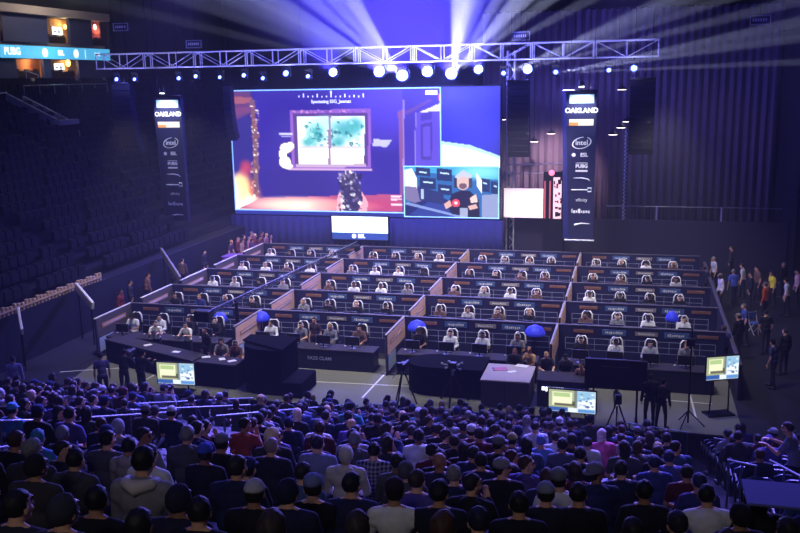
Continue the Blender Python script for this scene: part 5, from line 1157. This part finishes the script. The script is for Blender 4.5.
def near_rail(x, y, k):
    for a, b in RAILS:
        d = b-a; t = max(-.15, min(1.15, ((x-a.x)*d.x+(y-a.y)*d.y)/(d.x**2+d.y**2)))
        if math.hypot(x-(a.x+d.x*t), (y-(a.y+d.y*t))*.8) < .36: return True
        hx, hy, hd = pj((x, y, row_z(k)+1.2)); h0 = pj(a); h1 = pj(b); lo, hi = min(h0[0], h1[0]), max(h0[0], h1[0])
        if lo-2 < hx < hi+2 and hd < min(h0[2], h1[2])+.5:
            yy = h0[1]+(h1[1]-h0[1])*(hx-h0[0])/((h1[0]-h0[0]) or 1); hs = F_PX*.16/hd
            if -hs*2.2 < yy-hy < hs*1.0 and qs.random() < .30: return True
    return False
for k in range(24):
    Y, z = row_y(k), row_z(k); x = -24+.31*(k % 2)
    while x < 1.0:
        if (k < 3 and (x < -9 or x > -1.2)) or (k == 3 and (-15 < x < -9 or x > -.5)): x += .57; continue
        xx = x+qs.uniform(-.05, .05); x += .57
        hx, hy, hd = pj((xx, Y, z+1.22)); hs = F_PX*.2/hd
        if hx < -hs or hx > 800+hs or hy > 548: continue
        if any(abs(xx-u) < .5 for u in seat_used.get(k, ())): continue
        if any(abs(hx-u) < (s_+hs)*.36 and -.35*s_ < hy-v < s_*1.1 and hd < F_PX*.2/s_+.2 for u, v, s_ in KP): continue   # keeps the ones who stand out in view
        if near_rail(xx, Y, k) or (abs(hx-146) < 40 and 452 < hy < 520 and k >= HK): continue
        occ = .90 if k < 20 else .93
        if hx < 60 and hy < 440: occ = .55
        if qs.random() > occ: continue
        cand.append((hd, k, xx))
# right block beyond the aisle: arena seats, few of them taken
seats_r = []
for k in range(26):
    x = 2.25
    while x < 8.5:
        hx, hy, hd = pj((x, row_y(k), row_z(k)+.8))
        if hx < 812 and hy < 545 and hy > 385: seats_r.append((k, x))
        x += .58
taken = set(); qq = random.Random(5)
for k, x in seats_r:
    pr_ = .5 if k >= 17 else (.22 if k > 5 else .4)
    if qq.random() < pr_: taken.add((k, x)); cand.append((pj((x, row_y(k), row_z(k)+1.2))[2], k, x))
cand.sort(); LIM = 300-len(KEY)
single, rest = cand[:LIM], cand[LIM:]
byrow = {}
for hd, k, x in single: byrow.setdefault(k, []).append((x, None))
for k, x, i in people_: byrow.setdefault(k, []).append((x, i))
kmax = max(byrow)
def aim(x, y): return math.atan2(-(-8-x), 45-y)*.8
for k in sorted(byrow):
    for j, (x, i) in enumerate(sorted(byrow[k], key=lambda v: v[0])):
        if i is not None:
            px, py, pose, top, tc, hr, hc, lb, tn = KEY[i]
            person('spectator', lb, pose, (x, row_y(k)-.07, row_z(k)-.02), aim(x, row_y(k)), 'jacket' if top == 'plaid' else top, tc, hr, hc or (0, 0, 0), 'spectators in the stand', topmesh=plaid_top if top == 'plaid' else None, scale=1.15 if i == 0 else 1.0)
            if i == 0:
                ob = [o_ for o_ in col.objects if o_.get('label') == lb][0]
                MB().tube([(-.115, .02, 1.075), (-.10, -.06, 1.075), (0, -.115, 1.065), (.10, -.06, 1.075), (.115, .02, 1.075)], [.03, .045, .06, .045, .03], 8).build('hood', mat('hood_lining_pale', (196, 188, 182), .9, noise=.1), ob, True)['label'] = 'pale hood lining'
            continue
        cn_, tc = qs.choices(TOPC, TOPW)[0]; top = qs.choices(('tee', 'hoodie', 'jacket'), (3, 3, 4))[0]; hr = qs.choices(('short', 'long', 'curly', 'beanie', 'hood', 'cap', 'backcap'), (10, 3, 2, 1.2, 1.4, 2.6, .8))[0]
        if hr == 'hood': hc, hn = tc, 'hood up'
        elif hr in ('beanie', 'cap', 'backcap'): hn, hc = qs.choice((('black', (18, 18, 24)), ('grey', (110, 110, 118)), ('navy', (34, 42, 90)), ('white', (190, 190, 196)))); hn += ' beanie' if hr == 'beanie' else ' cap'
        else: hn, hc = qs.choices(list(HAIRC.items()), (8, 8, 4, .5, .6, .2))[0]; hn = {'long': 'long ', 'curly': 'curly ', 'short': 'short '}[hr]+HN[hn]
        lab = f'{cn_} {TN[top]}, {hn}, {nth_left(j)} in {nth(kmax-k)} spectator row from bottom edge'
        if len(lab.split()) > 16: lab = lab.replace('short ', '')
        person('spectator', lab, qs.choices('abcde', (6, 4, 4, 1.4, .9))[0], (x, row_y(k)-.07+qs.uniform(-.03, .03), row_z(k)-.02), aim(x, row_y(k))+qs.uniform(-.22, .22), top, tc, hr, hc, 'spectators in the stand', scale=qs.uniform(.95, 1.06))
# the rest of the front rows, past the three hundred that show largest: one mass
def decimated(me, ratio):
    o = bpy.data.objects.new('tmp', me); col.objects.link(o); md = o.modifiers.new('d', 'DECIMATE'); md.ratio = ratio; dg = bpy.context.evaluated_depsgraph_get(); out = bpy.data.meshes.new_from_object(o.evaluated_get(dg)); bpy.data.objects.remove(o); return out
def arr(me):
    n = len(me.vertices); v = np.empty(n*3, 'f'); me.vertices.foreach_get('co', v); return v.reshape(-1, 3), [tuple(p.vertices) for p in me.polygons], [p.material_index for p in me.polygons]
CM = [mat('crowd_skin', (196, 148, 122), .6), black, BODYM[2], BODYM[3], BODYM[4]]; base = len(CM)
for n_, c in TOPC: CM.append(mat('crowd_cloth_'+n_.replace(' ', '_'), c, .9, noise=.15))
for n_, c in HAIRC.items(): CM.append(mat('crowd_hair_'+n_.replace(' ', '_'), c, .6))
LO = {}
for pz in 'abc': LO[pz] = (arr(decimated(POSES[pz]['body'], .10)), arr(decimated(POSES[pz]['jacket'], .12)), POSES[pz]['H'])
HA = {h: arr(decimated(HAIR[h], .5)) for h in ('short', 'long', 'curly')}
V, Fc, MI = [], [], []; off = 0
for hd, k, x in rest:
    pz = qs.choice('abc'); bd, tp, H = LO[pz]; T = np.array(Matrix.Translation((x, row_y(k)-.07, row_z(k)-.02)) @ Matrix.Rotation(aim(x, row_y(k))+qs.uniform(-.3, .3), 4, 'Z') @ Matrix.Scale(qs.uniform(.95, 1.06), 4))
    ti = base+TOPC.index(qs.choices(TOPC, TOPW)[0]); hi = base+len(TOPC)+qs.choices(range(6), (8, 8, 4, .5, .8, .3))[0]
    for (v, f, mi), fix, TT in ((bd, None, T), (tp, ti, T), (HA[qs.choices(('short', 'long', 'curly'), (6, 2, 1))[0]], hi, T @ np.array(H))):
        V.append(v @ TT[:3, :3].T+TT[:3, 3]); Fc += [tuple(i+off for i in q_) for q_ in f]; MI += mi if fix is None else [fix]*len(f); off += len(v)
if V:
    me = bpy.data.meshes.new('distant_crowd'); me.from_pydata(np.concatenate(V).tolist(), [], Fc)
    for q_ in CM: me.materials.append(q_)
    me.polygons.foreach_set('material_index', MI); me.polygons.foreach_set('use_smooth', [True]*len(Fc)); me.update()
    tag(obj('distant_crowd', me), 'packed rows of small seated spectators nearest the stage barrier', 'crowd', kind='stuff')
# arena seats of the right block
def make_seat():
    t = thing('arena_seat', 'x', 'seat'); sm_ = mat('arena_seat_blue', (46, 50, 104), .4, spec=.5); prof = [(-.22, .38), (-.24, .6), (-.22, .84), (-.12, .9), (.12, .9), (.22, .84), (.24, .6), (.22, .38)]; n = len(prof); M = Matrix.Translation((0, -.2, 0)) @ Matrix.Rotation(.18, 4, 'X'); pts = [M @ Vector((x, 0, z)) for x, z in prof]+[M @ Vector((x, .035, z)) for x, z in prof]
    MB().add(pts, [tuple(range(n)), tuple(range(2*n-1, n-1, -1))]+[(i, n+i, n+(i+1) % n, (i+1) % n) for i in range(n)]).build('backrest', sm_, t); MB().bbox(-.21, .21, -.2, .2, .38, .43, .015).build('seat_pan', sm_, t)
    for s in (-1, 1): MB().bbox(s*.25-.02, s*.25+.02, -.2, .14, .58, .62, .008).build('armrest', black, t); MB().bbox(s*.25-.015, s*.25+.015, -.12, -.02, 0, .58, .005).build('leg', blackm, t)
    return t
sp_ = make_seat(); first = True; cnt = {}
for k, x in seats_r:
    j = cnt.get(k, 0); cnt[k] = j+1; o = sp_ if first else copy_tree(sp_); first = False; o.location = (x, row_y(k), row_z(k))
    o['label'] = f'arena seat {nth(j)} from the aisle, {nth(25-k)} right-block row from bottom edge'; o['group'] = 'arena seats right of the aisle'
# man leaning on the rail and ledge at right
p = on_terrace(797, 430, 1.6); k = row_of(p[1]); p = onY(797, 430, row_y(k)); person('spectator', 'man in grey-violet shirt standing and leaning forward at the right frame edge', 'operate', (p[0], row_y(k), row_z(k)), 1.2, 'tee', (120, 116, 150), 'short', (60, 44, 50), 'spectators in the stand')
p = atD(772, 494, 8.6); t = thing('press_table', 'pale cloth-covered table catching blue light at the lower right', 'table', (p[0], p[1], 0)); kz = ground_z(p[1])
MB().bbox(-.25, .5, -.25, .3, p[2]-.03, p[2], .01).build('tabletop', mat('press_cloth', (96, 98, 150), .8, spec=.1), t)
for x in (-.2, .45):
    for y in (-.2, .25): MB().tube([(x, y, p[2]-.03), (x, y, kz-.3)], .02, 6).build('leg', blackm, t)

# ------------------------------------------------------------------ light
BLUE = (.10, .10, 1.0); COOL = (.60, .64, 1.0)
for x, y, z, s_ in SPOTS:
    # blue wash from every stage lamp out over the hall
    big = s_ > 2.5
    point('wash', (x, y-.25, z-.02), (460 if big else 90 if x < -4 else 45)*s_, (.16, .17, 1.0), .1)
    spot('crowd_wash', (x, y, z), (x*.45-3, 15, 3.5), 2200*s_, (.17, .15, 1.0), 27, .6, .12)
    if s_ >= 1.8 and x < -6.5: spot('up_wash', (x, y-.1, z+.05), (x*.9-1, 38, 21.0), 105000*s_, (.065, .045, 1.0), 76, 1.0, .12)
# narrow beams through the haze
def beam(src, dst, D, ang, power, color=(.62, .64, 1)):
    p = onY(src[0], src[1], 47.6); d = atD(dst[0], dst[1], D); spot('beam', tuple(p), tuple(d), power*560, color, ang, .5, .04)
for dst, D, a, pw in (((352, 0), 30, 2.2, 15000), ((333, 0), 30, 1.6, 12000), ((312, 0), 30, 1.8, 10000), ((285, 8), 30, 2.2, 9000), ((250, 20), 30, 1.6, 4500), ((300, 28), 32, 1.8, 8000), ((215, 30), 32, 1.2, 3000)): beam((400, 75), dst, D, a, pw)
for dst, D, a, pw in (((463, 0), 30, 3.2, 17000), ((480, 0), 30, 1.4, 9000), ((497, 0), 30, 1.6, 10000), ((520, 0), 30, 2.6, 12000), ((548, 0), 30, 1.6, 8000), ((585, 2), 32, 1.6, 5000)): beam((452, 74), dst, D, a, pw)
for dst, D, a, pw in (((620, 26), 32, 1.5, 7000), ((650, 6), 32, 1.6, 7000), ((680, 14), 32, 1.4, 6000), ((720, 20), 32, 1.4, 6000)): beam((504, 74), dst, D, a, pw)
for dst, D, a, pw in (((690, 50), 32, 1.2, 6000), ((740, 34), 32, 1.4, 7000), ((790, 40), 32, 1.3, 6000), ((800, 62), 34, 1.3, 5000)): beam((556, 73), dst, D, a, pw)
# booth lighting from an added overhead grid of spots without fixtures
for y in (30.2, 35.2, 40.2, 45.2):
    for x in (-18, -11.5, -5, 1): spot('booth_key', (x, y-1.0, 9.6), (x, y+2.6, .8), 1150 if x > 0 else 1900, (1, .90, .88), 95, .8, .3)
spot('stage_floor', (-9.5, 27, 15), (-12, 28.6, 0), 2600, (1, .95, .80), 60, .9, .4)
spot('stage_floor_right', (1.5, 27, 14), (1.5, 29.5, 0), 800, (1, .93, .82), 55, .9, .4)
spot('curtain_wash', (-2.5, 49, 10.5), (-5.0, 57, 4), 12000, (1, .72, .92), 40, .9, .3)
spot('curtain_wash_right', (3, 51, 11), (4, 57, 5), 110, (.8, .65, 1), 80, .9, .3)
spot('pink_wash', (-17.5, 46, 9), (-22, 48.5, 1), 700, (1, .25, .75), 60, .9, .2)
spot('stand_wash', (-22, 48, 12), (-30, 64, 4), 120, (.5, .45, 1), 70, .9, .3)
spot('right_floor', (7, 40, 13), (5, 42, 0), 55, (.85, .85, 1), 60, .9, .3)
spot('left_rail', (-17, 27, 12), (-23, 30, 2), 700, (1, .85, .65), 50, .9, .3)
for x in (-15, -10, -5, 0, 5): spot('audience_wash', (x, 30, 15), (x*.75-1.5, 15.5, 3.2), 23000, (.20, .16, 1.0), 44, .8, .3)  # added blue lamps, no fixtures, for rims on the crowd's heads
for i in range(9): spot('truss_fill', (-29+3.6*i, 45.8, 10.7), (-29+3.6*i, 48.3, 12.1), 150 if 2 < i < 8 else 110, (.72, .72, 1), 110, .8, .2)  # added unseen spots that brighten the truss
for x in (-20, -14.5, -9, -3.5): spot('booth_blue', (x, 47.2, 10.4), (x, 37.5, 0), 11000, (.16, .15, 1.0), 75, .9, .3)  # added blue fill for the booth walls and the haze there
for x in (-21, -17, -13, -9.5): spot('skirt_blue', (x, 46.2, 8.5), (x, 50, 1.0), 900, (.12, .14, 1.0), 60, .9, .2)
# faint house light over the spectators
spot('house_light', (-1.5, -5, 17), (-1, 6.5, 7), 800, (1, .93, .88), 62, 1.0, 1.2)
